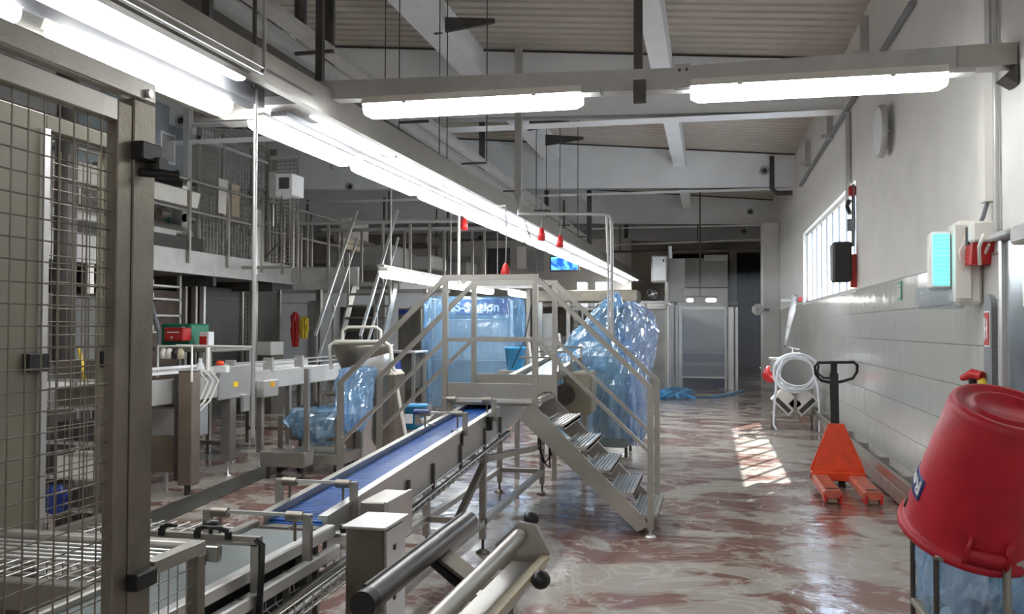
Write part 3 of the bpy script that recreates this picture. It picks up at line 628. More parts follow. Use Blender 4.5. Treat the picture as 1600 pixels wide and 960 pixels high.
MB().box(-.74, .40, Yp+1.5, Yp+1.6, 0, .9).build('rear_panel', NAVY, t)
MB().box(-1.6, -1.05, Yp+.1, Yp+1.4, 0, 2.1, .01).build('side_cabinet', MID, t); MB().box(-1.65, -1.0, Yp+.05, Yp+1.5, 2.1, 2.2).build('side_roof', SW, t)
t = thing('low_lamp', 'pair of small bright lamps behind the top of the glazed enclosure', 'lamp', (-.2, 25.8, 2.3))
for xx, w_ in ((-.56, .09), (.02, .14)):
    MB().box(xx-w_, xx+w_, 25.6, 25.8, 2.34, 2.42, .02).build('lamp_glass', emit('low_lamp_glass', (1, .97, .9), 14), t); MB().box(xx-w_*.7, xx+w_*.7, 25.62, 25.78, 2.42, 2.47).build('lamp_cap', SW, t)
MB().box(-.75, .2, 25.67, 25.73, 2.47, 2.50).build('bracket', DK, t); MB().box(-.3, -.26, 25.68, 25.72, 2.5, 5.55).build('stem', DK, t)
# dark machine mass beyond, big panels
t = thing('large_unit', 'large grey panelled unit standing behind the glazed enclosure', 'machine', (-.1, 29.5, 0))
for i in range(4):
    z0 = .0+i*.97
    MB().box(-1.05, .55, 29.5, 31, z0, z0+.95, .01).build('panel', [SW, MID][i % 2], t)
MB().box(-.2, .55, 29.4, 29.5, 3.75, 3.95).build('hood', SW, t)
t = thing('vertical_duct', 'pale vertical duct against the dark alcove at the far end', 'duct', (.75, 31, 0)); MB().box(.62, .88, 31, 31.3, 0, 4.3, .03).build('duct', CNC, t); MB().box(.60, .90, 30.98, 31.32, 2.4, 2.48).build('collar', SW, t)
t = thing('far_platform_rail', 'steel rail crossing below the far roof beam', 'rail', (-1, 26.5, 3.9))
MB().tube([(-3, 26.5, 3.85), (1.7, 26.5, 3.85)], .035, 8).build('rail', DK, t); MB().tube([(-3, 26.5, 4.05), (1.7, 26.5, 4.15)], .03, 8).build('rail', SW, t)
for xx in (-2.6, -.35): MB().tube([(xx, 26.5, 3.85), (xx, 26.5, 4.6)], .02, 6).build('stay', DK, t)
# control cabinet on post + fan
t = thing('control_cabinet', 'grey control cabinet with white door on a post above the glazed enclosure', 'cabinet', (-1.2, 22, 0))
MB().box(-1.40, -1.03, 22.0, 22.6, 2.72, 3.36, .01).build('box', SW, t); MB().box(-1.36, -1.06, 21.985, 22.0, 2.76, 3.32).build('door', WHT, t); MB().box(-1.12, -1.09, 21.975, 21.985, 3.2, 3.27).build('latch', BK, t)
MB().box(-1.03, -.62, 22.3, 23.0, 2.25, 3.3).build('side_housing', MID, t); MB().box(-1.08, -1.0, 22.05, 22.13, 0, 2.72).build('post', ST, t)
MB().tube([(-.96, 22.2, 3.3), (-.96, 22.2, 3.6)], .05, 10).build('signal_lamp', WHT, t)
p = at(1020, 460, Y=21.5)
t = thing('round_fan', 'round black fan with white hub left of the glazed enclosure', 'fan', (p.x, 21.5, p.z-.16))
MB().tube(arc(p, .13, 0, 2*PI, (1, 0, 0), (0, 0, 1), 24)[:-1], .022, 6, closed=True).build('fan_ring', BK, t)
MB().lathe([(.001, 0), (.12, 0)], c=p+Vector((0, .03, 0)), M=Matrix.Rotation(PI/2, 4, 'X'), n=20).build('fan_back', DPN, t)
for i in range(4):
    a_ = i*PI/2+.3; MB().bar(p, p+Vector((math.cos(a_)*.12, 0, math.sin(a_)*.12)), .01, .05, (0, .6, .6)).build('fan_blade', GP, t)
MB().lathe([(.001, .03), (.035, .02), (.035, 0)], c=p, M=Matrix.Rotation(PI/2, 4, 'X'), n=12).build('fan_hub', WHT, t)
MB().box(p.x-.3, p.x+.25, 21.45, 21.8, p.z-.22, p.z-.16).build('fan_shelf', SW, t); MB().box(p.x-.2, p.x-.14, 21.6, 21.66, 0, p.z-.2).build('shelf_post', ST, t)
# round white reel on pilaster
p = at(1184, 484, Y=24.2)
t = thing('hose_reel', 'small round white reel by the pilaster at the far end', 'reel', (p.x, 24.2, p.z))
MB().lathe([(.001, 0), (.15, 0), (.15, .1), (.001, .1)], c=p, M=Matrix.Rotation(PI/2, 4, 'X'), n=20).build('drum', WPL, t); MB().lathe([(.001, .11), (.05, .11)], c=p, M=Matrix.Rotation(PI/2, 4, 'X'), n=12).build('hub', SW, t)
MB().box(p.x, 1.50, 24.3, 24.51, p.z-.03, p.z+.03).build('arm', DK, t)
a = at(1236, 470, X=1.6); 
t = thing('shutoff_valve', 'small valve and junction box at the far lower corner of the window', 'valve', (1.7, a.y, a.z))
MB().tube([(1.4, a.y, a.z), (1.79, a.y, a.z)], .04, 8).build('pipe', WPL, t); MB().box(1.6, 1.72, a.y-.06, a.y+.06, a.z-.1, a.z+.12).build('box', SW, t); MB().box(1.66, 1.73, a.y-.9, a.y-.8, a.z-.04, a.z+.04).build('red_cap', REDD, t)
MB().tube([(1.7, a.y-.85, a.z), (1.7, a.y, a.z)], .015, 6).build('link_pipe', SW, t)
o = MB().tube([(-.95, 22.9, .03), (-.6, 22.3, .03), (-.75, 21.5, .03), (-.4, 20.6, .03), (.1, 20.9, .03), (.5, 22.2, .03), (.8, 23.2, .03)], .035, 6).build('floor_hose', LBL, None, (-.5, 21, 0)); tag(o, 'blue hose lying on the wet floor before the glazed enclosure', 'hose')
m = MB()
for i in range(40): x, y_ = -1.05+random.random()*.5, 20.2+random.random()*2; m.tube([(x, y_, .04), (x+random.uniform(-.2, .2), y_+random.uniform(-.2, .2), .1+random.random()*.1), (x+random.uniform(-.3, .3), y_+random.uniform(-.3, .3), .04)], .035, 5)
tag(m.build('hose_tangle', LBL, None, (-.8, 21, 0)), 'tangled heap of blue hose on the floor left of the enclosure', 'hose')

# ================================================================ CROSSOVER PLATFORM
YF, YR = 6.95, 7.85
XL_, XR_ = -2.09, -1.35
ZD = 1.03
t = thing('crossover_platform', 'stainless steel crossover platform with stairs on both sides above the blue conveyor', 'platform', (-1.7, YF, 0))
pw = .045
for y_ in (YF, YR):
    for x in (XL_, XR_): MB().bar((x, y_, ZD-.10), (x, y_, 1.995), .042).build('post', ST, t)
    MB().bar((XL_-.02, y_, 2.0), (XR_+.02, y_, 2.0), pw).build('top_rail', ST, t); MB().bar((XL_, y_, 1.50), (XR_, y_, 1.50), .03).build('mid_rail', ST, t)
MB().box(XL_+.03, XR_-.02, YF-.02, YF-.005, 1.01, 1.155).build('toe_board', ST, t); MB().box(XL_+.03, XR_-.02, YF-.05, YF-.005, 1.005, 1.03).build('toe_lip', SL, t)
MB().box(XL_+.03, XR_, YR, YR+.015, 1.03, 1.18).build('toe_board', ST, t)
dk = MB().box(XL_, XR_, YF, YR, ZD-.05, ZD-.02).build('deck', ST, t)
for i in range(9):
    x = XL_+.04+i*.08; MB().box(x, x+.05, YF+.01, YR-.01, ZD-.02, ZD-.01).build('deck_slat', SD, dk)
RUN, ZB = .90, .06
for sgn, x0 in ((1, XR_), (-1, XL_)):
    xb = x0+sgn*RUN
    for y_ in (YF, YR):
        m = MB(); d = Vector((sgn*RUN, 0, ZB-ZD+.06)).normalized(); n_ = Vector((0, 0, 1))
        m.poly([(x0-sgn*.03, y_-.012, ZD-.02), (xb-sgn*.06, y_-.012, ZB+.10), (xb-sgn*.02, y_-.012, ZB+.02), (xb-sgn*.10, y_-.012, ZB-.02), (x0-sgn*.14, y_-.012, ZD-.14)], (0, .024, 0)); m.build('stringer', ST, t)
        MB().bar((xb, y_, ZB), (xb, y_, 1.15), pw).build('stair_post', ST, t)
        MB().bar((x0, y_, 2.0), (xb, y_, 1.14), .039).build('handrail', ST, t)
        MB().bar((x0, y_, 1.50), (xb, y_, .64), .028).build('stair_mid_rail', ST, t)
        MB().tube([(xb, y_, 0), (xb, y_, ZB)], .012, 8).build('foot_screw', SL, t); MB().lathe([(.001, .022), (.02, .02), (.045, .006), (.045, 0), (.001, 0)], c=(xb, y_, 0), n=14).build('foot_pad', SL, t)
    NS = 5
    for i in range(NS):
        f_ = (i+.75)/NS; x = x0+sgn*RUN*f_; z = ZD-(ZD-.02)*(i+1)/(NS+1)-.02
        tr = MB().box(x-.10, x+.10, YF+.015, YR-.015, z-.03, z-.008).build('tread', ST, t)
        for k_ in range(7): MB().box(x-.095+k_*.028, x-.083+k_*.028, YF+.02, YR-.02, z-.008, z+.004).build('tread_bar', SL, tr)
        m = MB()
        for e_ in (x-.10, x+.092): m.box(e_, e_+.008, YF+.015, YR-.015, z-.04, z+.01)
        m.build('tread_edge', SL, tr)
# ================================================================ BLUE INCLINED CONVEYOR
BXL, BXR = -1.915, -1.655
def bz(y): return .752+.0605*(y-3.656)
def slab(m, x0, x1, y0, y1, dz0, dz1): return m.poly([(x0, y0, bz(y0)+dz0), (x1, y0, bz(y0)+dz0), (x1, y0, bz(y0)+dz1), (x0, y0, bz(y0)+dz1)], (0, y1-y0, bz(y1)-bz(y0)))
t = thing('blue_conveyor', 'inclined steel belt conveyor with blue mesh belt running under the crossover platform', 'conveyor', (-1.78, 3.66, 0))
YB0, YB1 = 3.66, 8.6
# belt with real cross links
m = MB(); yy = YB0+.02
while yy < YB1:
    slab(m, BXL, BXR, yy, yy+.018, -.035, -.008); yy += .0254
o = m.build('belt_links', BLU, t); o['kind'] = 'stuff'
slab(MB(), BXL, BXR, YB0, YB1, -.05, -.018).build('belt', BLU, t)
slab(MB(), BXR, BXR+.022, YB0, YB1, -.20, .012).build('side_frame', SL, t); slab(MB(), BXL-.022, BXL, YB0, YB1, -.20, .012).build('side_frame', ST, t)
slab(MB(), BXR-.012, BXR+.032, YB0-.02, YB1, .012, .028).build('guide_strip', SL, t); slab(MB(), BXL-.03, BXL+.008, YB0-.02, YB1, .012, .028).build('guide_strip', ST, t)
for yy in (4.7, 5.15, 5.75, 6.4, 6.9): slab(MB(), BXR+.022, BXR+.04, yy, yy+.025, -.24, -.06).build('tray_bracket', DK, t)
m = MB()
for i in range(4): m.tube([(BXR+.05+.012*i, 4.3, bz(4.3)-.20-.018*(i % 2)), (BXR+.055+.012*i, 5.6, bz(5.6)-.21+.012*(i % 2)), (BXR+.05+.012*i, 7.1, bz(7.1)-.20)], .007, 6)
m.build('cable_run', DK, t)
m = MB()
for dx_ in (.035, .105): m.tube([(BXR+dx_, 4.25, bz(4.25)-.18), (BXR+dx_, 7.1, bz(7.1)-.18)], .005, 6)
m.tube([(BXR+.07, 4.25, bz(4.25)-.235), (BXR+.07, 7.1, bz(7.1)-.235)], .005, 6)
for i in range(28): y_ = 4.3+i*.1; m.tube([(BXR+.035, y_, bz(y_)-.18), (BXR+.05, y_, bz(y_)-.23), (BXR+.09, y_, bz(y_)-.23), (BXR+.105, y_, bz(y_)-.18)], .003, 5)
m.build('wire_tray', SL, t)
# support frame
fx0, fx1 = -2.0, -1.58
for y_ in (6.2, 8.5):
    for x in (fx0, fx1):
        MB().bar((x, y_, .10), (x, y_, bz(y_)-.20), .045).build('leg', ST, t)
        MB().tube([(x, y_, .01), (x, y_, .10)], .010, 8).build('foot_screw', DK, t); MB().lathe([(.001, .03), (.02, .028), (.05, .008), (.05, 0), (.001, 0)], c=(x, y_, 0), n=12).build('foot_pad', SD, t)
    MB().bar((fx0, y_, .22), (fx1, y_, .22), .04).build('cross_rail', ST, t)
    MB().bar((fx0, y_, bz(y_)-.23), (fx1, y_, bz(y_)-.23), .04).build('cross_rail', ST, t)
for x in (fx0, fx1): MB().bar((x, 4.2, .22), (x, 8.5, .22), .045).build('base_rail', ST, t)
MB().bar((fx1, 6.2, .66), (fx1, 8.5, .46), .045).build('brace', ST, t); MB().bar((fx1, 5.2, .24), (fx1, 6.2, .62), .04).build('brace', SD, t)
MB().bar((fx0, 4.9, .2), (fx0, 4.9, .64), .04).build('leg', ST, t); MB().bar((fx1, 4.25, .06), (fx1, 4.25, .62), .045).build('leg', ST, t)
m = MB(); m.tube([(fx1, 8.3, .72), (fx1+.02, 8.2, .50), (fx1+.10, 8.1, .36), (fx1+.16, 8.1, .44), (fx1+.10, 8.15, .60)], .010, 6); m.tube([(fx1, 8.3, .68), (fx1+.05, 8.25, .35), (fx1+.13, 8.2, .30), (fx1+.12, 8.2, .5)], .008, 6); m.build('loose_cable', BK, t)
p = at(849, 603, Y=8.2); MB().box(p.x-.13, p.x+.09, 8.15, 8.3, p.z-.30*0-.05, p.z+.05, .01).build('motor_box', BK, t)
# U-shaped guides
def gantry(x0, x1, y_, z0, z1, lb, pl=False, r=.012):
    g = thing('guide_gantry', lb, 'guide bracket', ((x0+x1)/2, y_, z0), 'adjustable guide brackets over the conveyors')
    MB().box(x0, x0+.035, y_-.01, y_+.01, z0, z1).build('upright', ST, g); MB().box(x1-.035, x1, y_-.01, y_+.01, z0-.06, z1).build('upright', ST, g)
    MB().bar((x0, y_, z1), (x1, y_, z1), .018, .012).build('crossbar', SL, g)
    for xx in (x0+.07, x1-.07):
        cl = MB().tube([(xx-.035, y_, z1-.005), (xx+.035, y_, z1-.005)], .020, 10).build('clamp', SD, g)
        MB().tube([(xx, y_, z1-.02), (xx, y_, z1-.10)], .006, 6).build('drop_rod', SD, cl)
    MB().bar((x0+.04, y_, z0+.02), (x0+.14, y_+.02, z0+.0), .012, .006).build('side_plate', ST, g)
    if pl: MB().box(x1-.10, x1-.02, y_-.06, y_-.02, z0-.13, z0-.02, .006).build('sensor_box', BK, g)
    return g
gantry(-2.01, -1.60, 3.92, .74, .875, 'steel guide bracket spanning the start of the blue belt')
gantry(-1.96, -1.50, 3.22, .76, .872, 'steel guide bracket spanning the end of the grey near belt')
gantry(-1.97, -1.60, 5.85, .93, 1.02, 'steel guide bracket with black sensor box halfway up the blue belt', True)
gantry(-1.99, -1.57, 6.55, .96, 1.06, 'steel guide bracket with black sensor box just before the crossover platform', True)
p = at(665, 660, Y=5.85); o = MB().tube([(p.x-.08, 5.85, 1.02), (p.x+.03, 5.85, 1.02)], .02, 10).build('blue_sleeve', NAVY, None, (p.x, 5.85, 1.0)); tag(o, 'blue sleeve on the left end of the guide bracket halfway up the belt', 'sleeve')
# ================================================================ GREY NEAR CONVEYOR
GZ = .735
t = thing('grey_conveyor', 'near conveyor with smooth grey belt feeding the blue inclined belt', 'conveyor', (-1.75, 1.6, 0))
MB().box(-1.93, -1.61, 1.5, 3.56, GZ-.04, GZ-.005, .004).build('belt', GBL, t)
MB().box(-1.61, -1.565, 1.5, 3.60, GZ-.03, GZ+.02, .006).build('side_rail', SL, t); MB().box(-1.965, -1.93, 1.5, 3.62, GZ-.03, GZ+.02, .006).build('side_rail', ST, t)
MB().box(-1.56, -1.52, 1.5, 3.55, GZ-.10, GZ-.05, .006).build('outer_rail', SL, t); MB().box(-1.95, -1.60, 1.5, 3.5, GZ-.30, GZ-.045).build('frame_body', BK, t)
mm = MB(); 
mm.box(-1.92, -1.62, 3.57, 3.645, GZ-.03, GZ-.004); mm.build('transfer_plate', SD, t)
for i in range(2): MB().box(-1.91+i*.145, -1.775+i*.145, 3.575, 3.64, GZ-.004, GZ+.0).build('transfer_grid', DK, t)
for yy in (2.45, 2.75, 3.1, 3.35): MB().box(-1.56, -1.535, yy, yy+.02, GZ-.30, GZ-.05).build('rail_post', ST, t)
for yy in (1.9, 3.3):
    for x in (-1.95, -1.57): MB().bar((x, yy, .08), (x, yy, GZ-.05), .05).build('leg', ST, t); MB().lathe([(.001, .06), (.012, .06), (.012, .02), (.045, .006), (.045, 0)], c=(x, yy, 0), n=12).build('foot_pad', SD, t)
    MB().bar((-1.95, yy, .3), (-1.57, yy, .3), .04).build('cross_rail', ST, t)
for yy in (2.5, 2.9): MB().lathe([(.001, .06), (.03, .06), (.03, 0)], c=(-1.45, yy, .42), n=12).build('pillar_cap', SD, t)
# sensor rail with levers
t = thing('sensor_rail', 'slotted rail across the near conveyor with four black clamp levers and a sensor', 'rail', (-1.75, 2.85, .7))
MB().box(-2.15, -1.52, 2.83, 2.87, .845, .855).box(-2.15, -1.52, 2.85, 2.87, .855, .872).build('rail', ST, t); MB().box(-1.545, -1.515, 2.83, 2.87, .45, .85).build('upright', ST, t)
for i, xx in enumerate((-1.90, -1.76, -1.70, -1.64)):
    if i == 2:
        MB().lathe([(.001, .05), (.028, .045), (.028, .035), (.008, .02), (.008, 0)], c=(xx-.02, 2.87, .868), n=10).build('star_knob', BK, t); continue
    MB().tube([(xx, 2.85, .86), (xx, 2.85, .885)], .013, 8).build('lever_base', BK, t)
    MB().tube([(xx, 2.85, .885), (xx+(.03 if i < 3 else -.03), 2.84, .899), (xx+(.07 if i < 3 else -.07), 2.83, .901)], [.011, .009, .006], 8).build('clamp_lever', BK, t)
MB().box(-1.70, -1.65, 2.80, 2.83, .79, .845, .004).build('sensor_bracket', ST, t); MB().box(-1.715, -1.695, 2.78, 2.80, .78, .815).build('sensor', BK, t)
MB().box(-1.80, -1.72, 2.80, 2.84, .82, .845).build('bracket', ST, t); MB().box(-1.93, -1.86, 2.80, 2.86, .815, .845).build('bracket', SD, t)
MB().tube([(-1.53, 2.84, .865), (-1.505, 2.84, .85), (-1.503, 2.83, .75), (-1.51, 2.83, .62), (-1.50, 2.86, .52), (-1.46, 2.95, .50)], .011, 8).build('black_hose', BK, t)
# low guard
t = thing('low_guard', 'low steel guard box with grille top beside the foot of the cage post', 'guard', (-1.7, 2.3, 0))
MB().box(-1.53, -1.49, 2.21, 2.46, .915, .955, .003).build('top_rail', ST, t); MB().box(-2.35, -1.53, 2.42, 2.46, .915, .955, .003).build('top_rail', ST, t)
MB().box(-1.53, -1.49, 2.42, 2.46, .02, .915, .003).build('post', SD, t)
for q_ in range(5): MB().tube([(-2.33, 2.23+.04*q_, .935), (-1.53, 2.23+.04*q_, .935)], .005, 6, False).build('grille_rod', SL, t)
for q_ in range(1, 5): MB().tube([(-1.51, 2.21+.045*q_, .05), (-1.51, 2.21+.045*q_, .92)], .0022, 5, False).build('mesh_wire', ST, t)
for q_ in range(17): MB().tube([(-1.51, 2.2, .08+.05*q_), (-1.51, 2.43, .08+.05*q_)], .0022, 5, False).build('mesh_wire', ST, t)
# wire basket tray
t = thing('cable_basket', 'wire basket cable tray full of grey cables beside the near conveyor', 'cable tray', (-1.45, 3.2, .55))
y0, y1 = 2.55, 3.75
for x, z in ((-1.575, .62), (-1.575, .56), (-1.54, .545), (-1.46, .545), (-1.425, .56), (-1.425, .62)): MB().tube([(x, y0, z), (x, y1, z+.03)], .0035, 5).build('long_wire', SL, t)
for i in range(18): y_ = y0+i*.075; z = .03*(y_-y0)/(y1-y0); MB().tube([(-1.575, y_, .62+z), (-1.575, y_, .56+z), (-1.54, y_, .545+z), (-1.46, y_, .545+z), (-1.425, y_, .56+z), (-1.425, y_, .62+z)], .003, 5).build('cross_wire', SL, t)
for i in range(5): MB().tube([(-1.55+.022*i, y0, .56+.01*(i % 2)), (-1.54+.02*i, 3.0, .565+.012*(i % 3)), (-1.555+.022*i, 3.4, .59), (-1.55+.02*i, y1, .60)], .009, 6).build('cable', [GP, SW, BP][i % 3], t)
# boxes
t = thing('motor_cabinet', 'stainless steel motor cabinet right of the conveyor junction', 'cabinet', (-1.31, 3.6, .3))
MB().box(-1.42, -1.26, 3.36, 3.60, .30, .80, .006).build('body', SD, t); MB().box(-1.43, -1.245, 3.34, 3.62, .80, .812, .002).build('lid', SL, t)
MB().box(-1.262, -1.250, 3.37, 3.59, .33, .79).build('door', SL, t)
for z in (.7, .5): MB().box(-1.250, -1.246, 3.45, 3.47, z, z+.02).build('lock', BK, t)
MB().box(-1.41, -1.37, 3.37, 3.41, 0, .30).build('leg', ST, t); MB().box(-1.31, -1.27, 3.55, 3.59, 0, .30).build('leg', ST, t)
t = thing('switch_cabinet', 'smaller stainless steel switch box fixed beside the start of the blue belt', 'cabinet', (-1.45, 4.2, .6))
MB().box(-1.57, -1.45, 3.88, 4.20, .60, .80, .006).build('body', ST, t); MB().box(-1.45, -1.43, 3.87, 4.21, .59, .805, .004).build('door', SL, t)
MB().poly([(-1.430, 4.02, .70), (-1.430, 4.06, .70), (-1.430, 4.04, .735)], (.001, 0, 0)).build('warning_triangle', YEL, t)
MB().box(-1.635, -1.57, 4.0, 4.1, .64, .68).build('mount', DK, t)
t = thing('conveyor_bracket', 'small steel bracket with black knob at the conveyor junction', 'bracket', (-1.55, 3.7, .7))
MB().box(-1.60, -1.46, 3.60, 3.66, .70, .715).build('plate', ST, t); MB().tube([(-1.545, 3.63, .715), (-1.545, 3.63, .75)], .014, 8).build('knob', BK, t); MB().box(-1.53, -1.50, 3.56, 3.60, .66, .72).build('stop', SL, t)

# ================================================================ FOREGROUND ROLLER STAND
t = thing('roller_stand', 'foreground film roller stand with a dark steel roller and a light steel roller', 'roller stand', (-.85, 3.0, 0))
MB().tube([(-1.045, 2.66, .745), (-1.03, 3.80, .755)], .040, 24).build('dark_roller', DRL, t)
MB().tube([(-1.046, 2.61, .745), (-1.045, 2.66, .745)], .042, 24).build('roller_cap', BK, t)
MB().tube([(-1.068, 2.68, .78), (-1.053, 3.76, .79)], .008, 8).build('roller_seam', DK, t)
MB().tube([(-.80, 2.30, .73), (-.765, 3.60, .745)], .032, 24).build('light_roller', ST, t)
MB().poly([(-.70, 2.2, .655), (-.735, 2.2, .655), (-.735, 2.2, .675), (-.70, 2.2, .675)], (.06, 1.40, .0)).build('edge_bar', CREAM, t)
MB().poly([(-.84, 2.2, .63), (-.70, 2.2, .63), (-.70, 2.2, .65), (-.84, 2.2, .65)], (.05, 1.38, 0)).build('trough', ST, t)
MB().bar((-1.05, 3.40, .72), (-.80, 3.30, .60), .10, .015, (0, 0, 1)).build('arm_plate', SD, t); MB().bar((-1.05, 3.38, .69), (-.82, 3.28, .57), .07, .03).build('arm', BK, t)
MB().bar((-1.07, 2.70, .70), (-.88, 2.58, .58), .08, .015).build('arm_plate', ST, t)
m = MB(); m.poly([(-.85, 3.62, .60), (-.66, 3.62, .62), (-.64, 3.62, .68), (-.70, 3.62, .79), (-.77, 3.62, .80), (-.87, 3.62, .70)], (0, .03, 0)); m.build('end_plate', ST, t)
MB().lathe([(.001, -.03), (.02, -.028), (.033, -.01), (.033, .01), (.02, .028), (.001, .03)], c=(-.735, 3.70, .80), n=16).build('ball_knob', BK, t)
MB().tube([(-.66, 3.3, .66), (-.615, 3.22, .68)], .009, 8).build('knob_stem', CREAM, t)
MB().lathe([(.001, -.036), (.022, -.028), (.036, -.008), (.036, .008), (.022, .028), (.001, .036)], c=(-.60, 3.2, .69), n=18).build('ball_knob', BK, t)
MB().box(-.86, -.70, 3.20, 3.26, 0, .62).build('stand_leg', ST, t); MB().box(-.84, -.72, 2.4, 2.9, .30, .60, .01).build('stand_box', SD, t)
MB().box(-.84, -.78, 2.4, 2.46, 0, .30).build('stand_leg', ST, t)
# crate edge at bottom
t = thing('lid_corner', 'pale steel lid corner at the bottom edge between conveyor and cable basket', 'lid', (-1.3, 2.35, .5)); MB().box(-1.46, -1.28, 2.30, 2.50, .575, .585, .003).build('lid', SL, t); MB().box(-1.45, -1.29, 2.31, 2.49, 0, .575).build('body', SD, t)

# ================================================================ REAR CONVEYOR AND WRAPPED MACHINES
t = thing('rear_conveyor', 'steel conveyor continuing behind the crossover platform towards the wrapped machine', 'conveyor', (-1.7, 9, 0))
for x in (-2.0, -1.6): MB().poly([(x-.03, 8.75, 1.0), (x+.03, 8.75, 1.0), (x+.03, 8.75, 1.10), (x-.03, 8.75, 1.10)], (0, 3.6, .22)).build('side_frame', ST, t)
MB().poly([(-1.97, 8.75, 1.03), (-1.63, 8.75, 1.03), (-1.63, 8.75, 1.05), (-1.97, 8.75, 1.05)], (0, 3.6, .22)).build('belt', GBL, t)
for yy in (9.4, 10.2, 11): MB().bar((-2.0, yy, 1.26+.05*(yy-9)), (-1.56, yy, 1.26+.05*(yy-9)), .02).build('guide_bar', SD, t); MB().bar((-1.56, yy, 1.05), (-1.56, yy, 1.27+.05*(yy-9)), .025).build('guide_post', ST, t)
for yy in (9.3, 11.8):
    for x in (-2.0, -1.6): MB().bar((x, yy, .0), (x, yy, 1.02), .045).build('leg', ST, t)
MB().box(-1.62, -1.30, 10.0, 10.5, .62, 1.10, .02).build('drive_cover', BP, t); MB().box(-1.45, -1.38, 10.2, 10.26, 0, .62).build('cover_leg', ST, t)
MB().tube([(-1.60, 9.9, .85), (-1.60, 10.6, .85)], .12, 14).build('drive_motor', DK, t)
t = thing('wrapped_scale', 'steel weighing machine wrapped in pale blue plastic film right of the crossover stairs', 'machine', (-1.2, 11.3, 0))
MB().box(-1.42, -1.0, 11.1, 11.8, .12, 1.12, .01).build('cabinet', mat('green_grey_steel', (.30, .36, .34), .4, .4, .2, 4), t)
MB().box(-1.45, -.98, 11.08, 11.82, .62, .66).build('shelf_edge', ST, t)
for x in (-1.40, -1.02):
    for yy in (11.14, 11.76): MB().tube([(x, yy, 0), (x, yy, .12)], .02, 8).build('foot', DK, t)
MB().box(-1.30, -1.10, 11.3, 11.6, 1.12, 1.7, .02).build('column', ST, t); MB().box(-1.36, -1.0, 11.25, 11.5, 1.55, 1.85, .02).build('display', MID, t)
def film(name, rings, m_, parent, seed, amp=.03, n=64, sub=5, base=None):
    """rings: (cx, cy, z, rx, ry, squareness)"""
    rnd = random.Random(seed); phs = [rnd.uniform(0, 6.28) for _ in range(8)]
    R = []
    for a_, b_ in zip(rings[:-1], rings[1:]):
        for k_ in range(sub): R.append([a_[i]+(b_[i]-a_[i])*k_/sub for i in range(6)])
    R.append(list(rings[-1])); vs = []
    for j, (cx, cy_, z, rx, ry, sq) in enumerate(R):
        for i in range(n):
            a_ = 2*PI*i/n; c_, s_ = math.cos(a_), math.sin(a_); e_ = 2/(2+sq*6)
            x = rx*abs(c_)**e_*(1 if c_ > 0 else -1); y_ = ry*abs(s_)**e_*(1 if s_ > 0 else -1)
            f_ = 1+amp/max(.08, (rx+ry)/2)*(1.6*abs(math.sin(a_*4.5+phs[0]+.35*j))-.8+1.1*abs(math.sin(a_*7.5+phs[1]-.25*j))-.5+.6*math.sin(a_*5+phs[2]+.5*j)+.4*math.sin(j*1.7+a_*3+phs[3])+rnd.uniform(-.35, .35))
            vs.append((cx+x*f_, cy_+y_*f_, z+rnd.uniform(-1, 1)*amp*.4))
    fs = [(j*n+i, j*n+(i+1) % n, (j+1)*n+(i+1) % n, (j+1)*n+i) for j in range(len(R)-1) for i in range(n)]
    return MB().add(vs, fs, False).build(name, m_, parent, base)
film('plastic_film', [(-1.42, 11.4, .25, .42, .42, .9), (-1.42, 11.4, .9, .43, .42, .9), (-1.45, 11.4, 1.25, .42, .40, .8), (-1.38, 11.4, 1.55, .30, .30, .4), (-1.24, 11.4, 1.85, .16, .18, .1), (-1.18, 11.4, 2.05, .03, .03, 0)], BAG, t, 3, .02)
film('plastic_film', [(-.93, 11.3, .14, .07, .12, 0), (-.90, 11.3, .35, .12, .2, 0), (-.90, 11.3, .9, .12, .24, 0), (-.93, 11.35, 1.25, .22, .26, 0), (-.90, 11.35, 1.55, .25, .24, 0), (-.92, 11.35, 1.78, .19, .18, 0), (-.98, 11.35, 1.93, .05, .05, 0)], BAG2, t, 9, .024)
t = thing('gas_pipe', 'thin steel pipe frame dropping into the wrapped machine from the overhead trunking', 'pipe', (-1.17, 10.9, 1.9))
MB().tube([(-2.33, 10.9, 3.02), (-1.27, 10.9, 2.99), (-1.19, 10.9, 2.96), (-1.175, 10.9, 2.88), (-1.165, 10.9, 1.5)], .022, 8).build('pipe', SW, t)
MB().tube([(-1.24, 10.94, 2.98), (-1.22, 10.94, 2.4), (-1.21, 10.94, 1.5)], .014, 8).build('pipe', SW, t)
MB().tube([(-2.33, 10.9, 3.0), (-2.33, 10.9, 3.25)], .02, 8).build('pipe', SW, t)
# wrapped station
t = thing('wrapped_station', 'tall labelling station with navy name board wrapped in blue plastic film', 'machine', (-4.3, 16, 0))
MB().box(-5.05, -3.60, 16.0, 17.0, .1, 1.0, .01).build('lower_cabinet', MID, t)
MB().box(-4.95, -3.7, 16.3, 16.9, 1.0, 1.75, .01).build('upper_housing', SW, t)
MB().box(-4.62, -3.63, 16.0, 16.08, 1.83, 2.12, .005).build('name_board', NAVY, t)
letters('IS-Station', .235, WHT, t, lambda v: Vector((-4.68+v.x*1.0, 15.985-v.z, 1.90+v.y)))
for x in (-5.1, -3.6): MB().box(x, x+.05, 16.1, 16.15, 0, 2.1).build('corner_post', SL, t)
film('plastic_film', [(-4.35, 16.4, .15, .84, .62, 1), (-4.35, 16.4, .9, .86, .62, 1), (-4.35, 16.4, 1.6, .85, .62, 1), (-4.35, 16.4, 2.12, .83, .60, 1), (-4.35, 16.4, 2.17, .78, .5, 1)], BAG3, t, 5, .022, 110, 6)
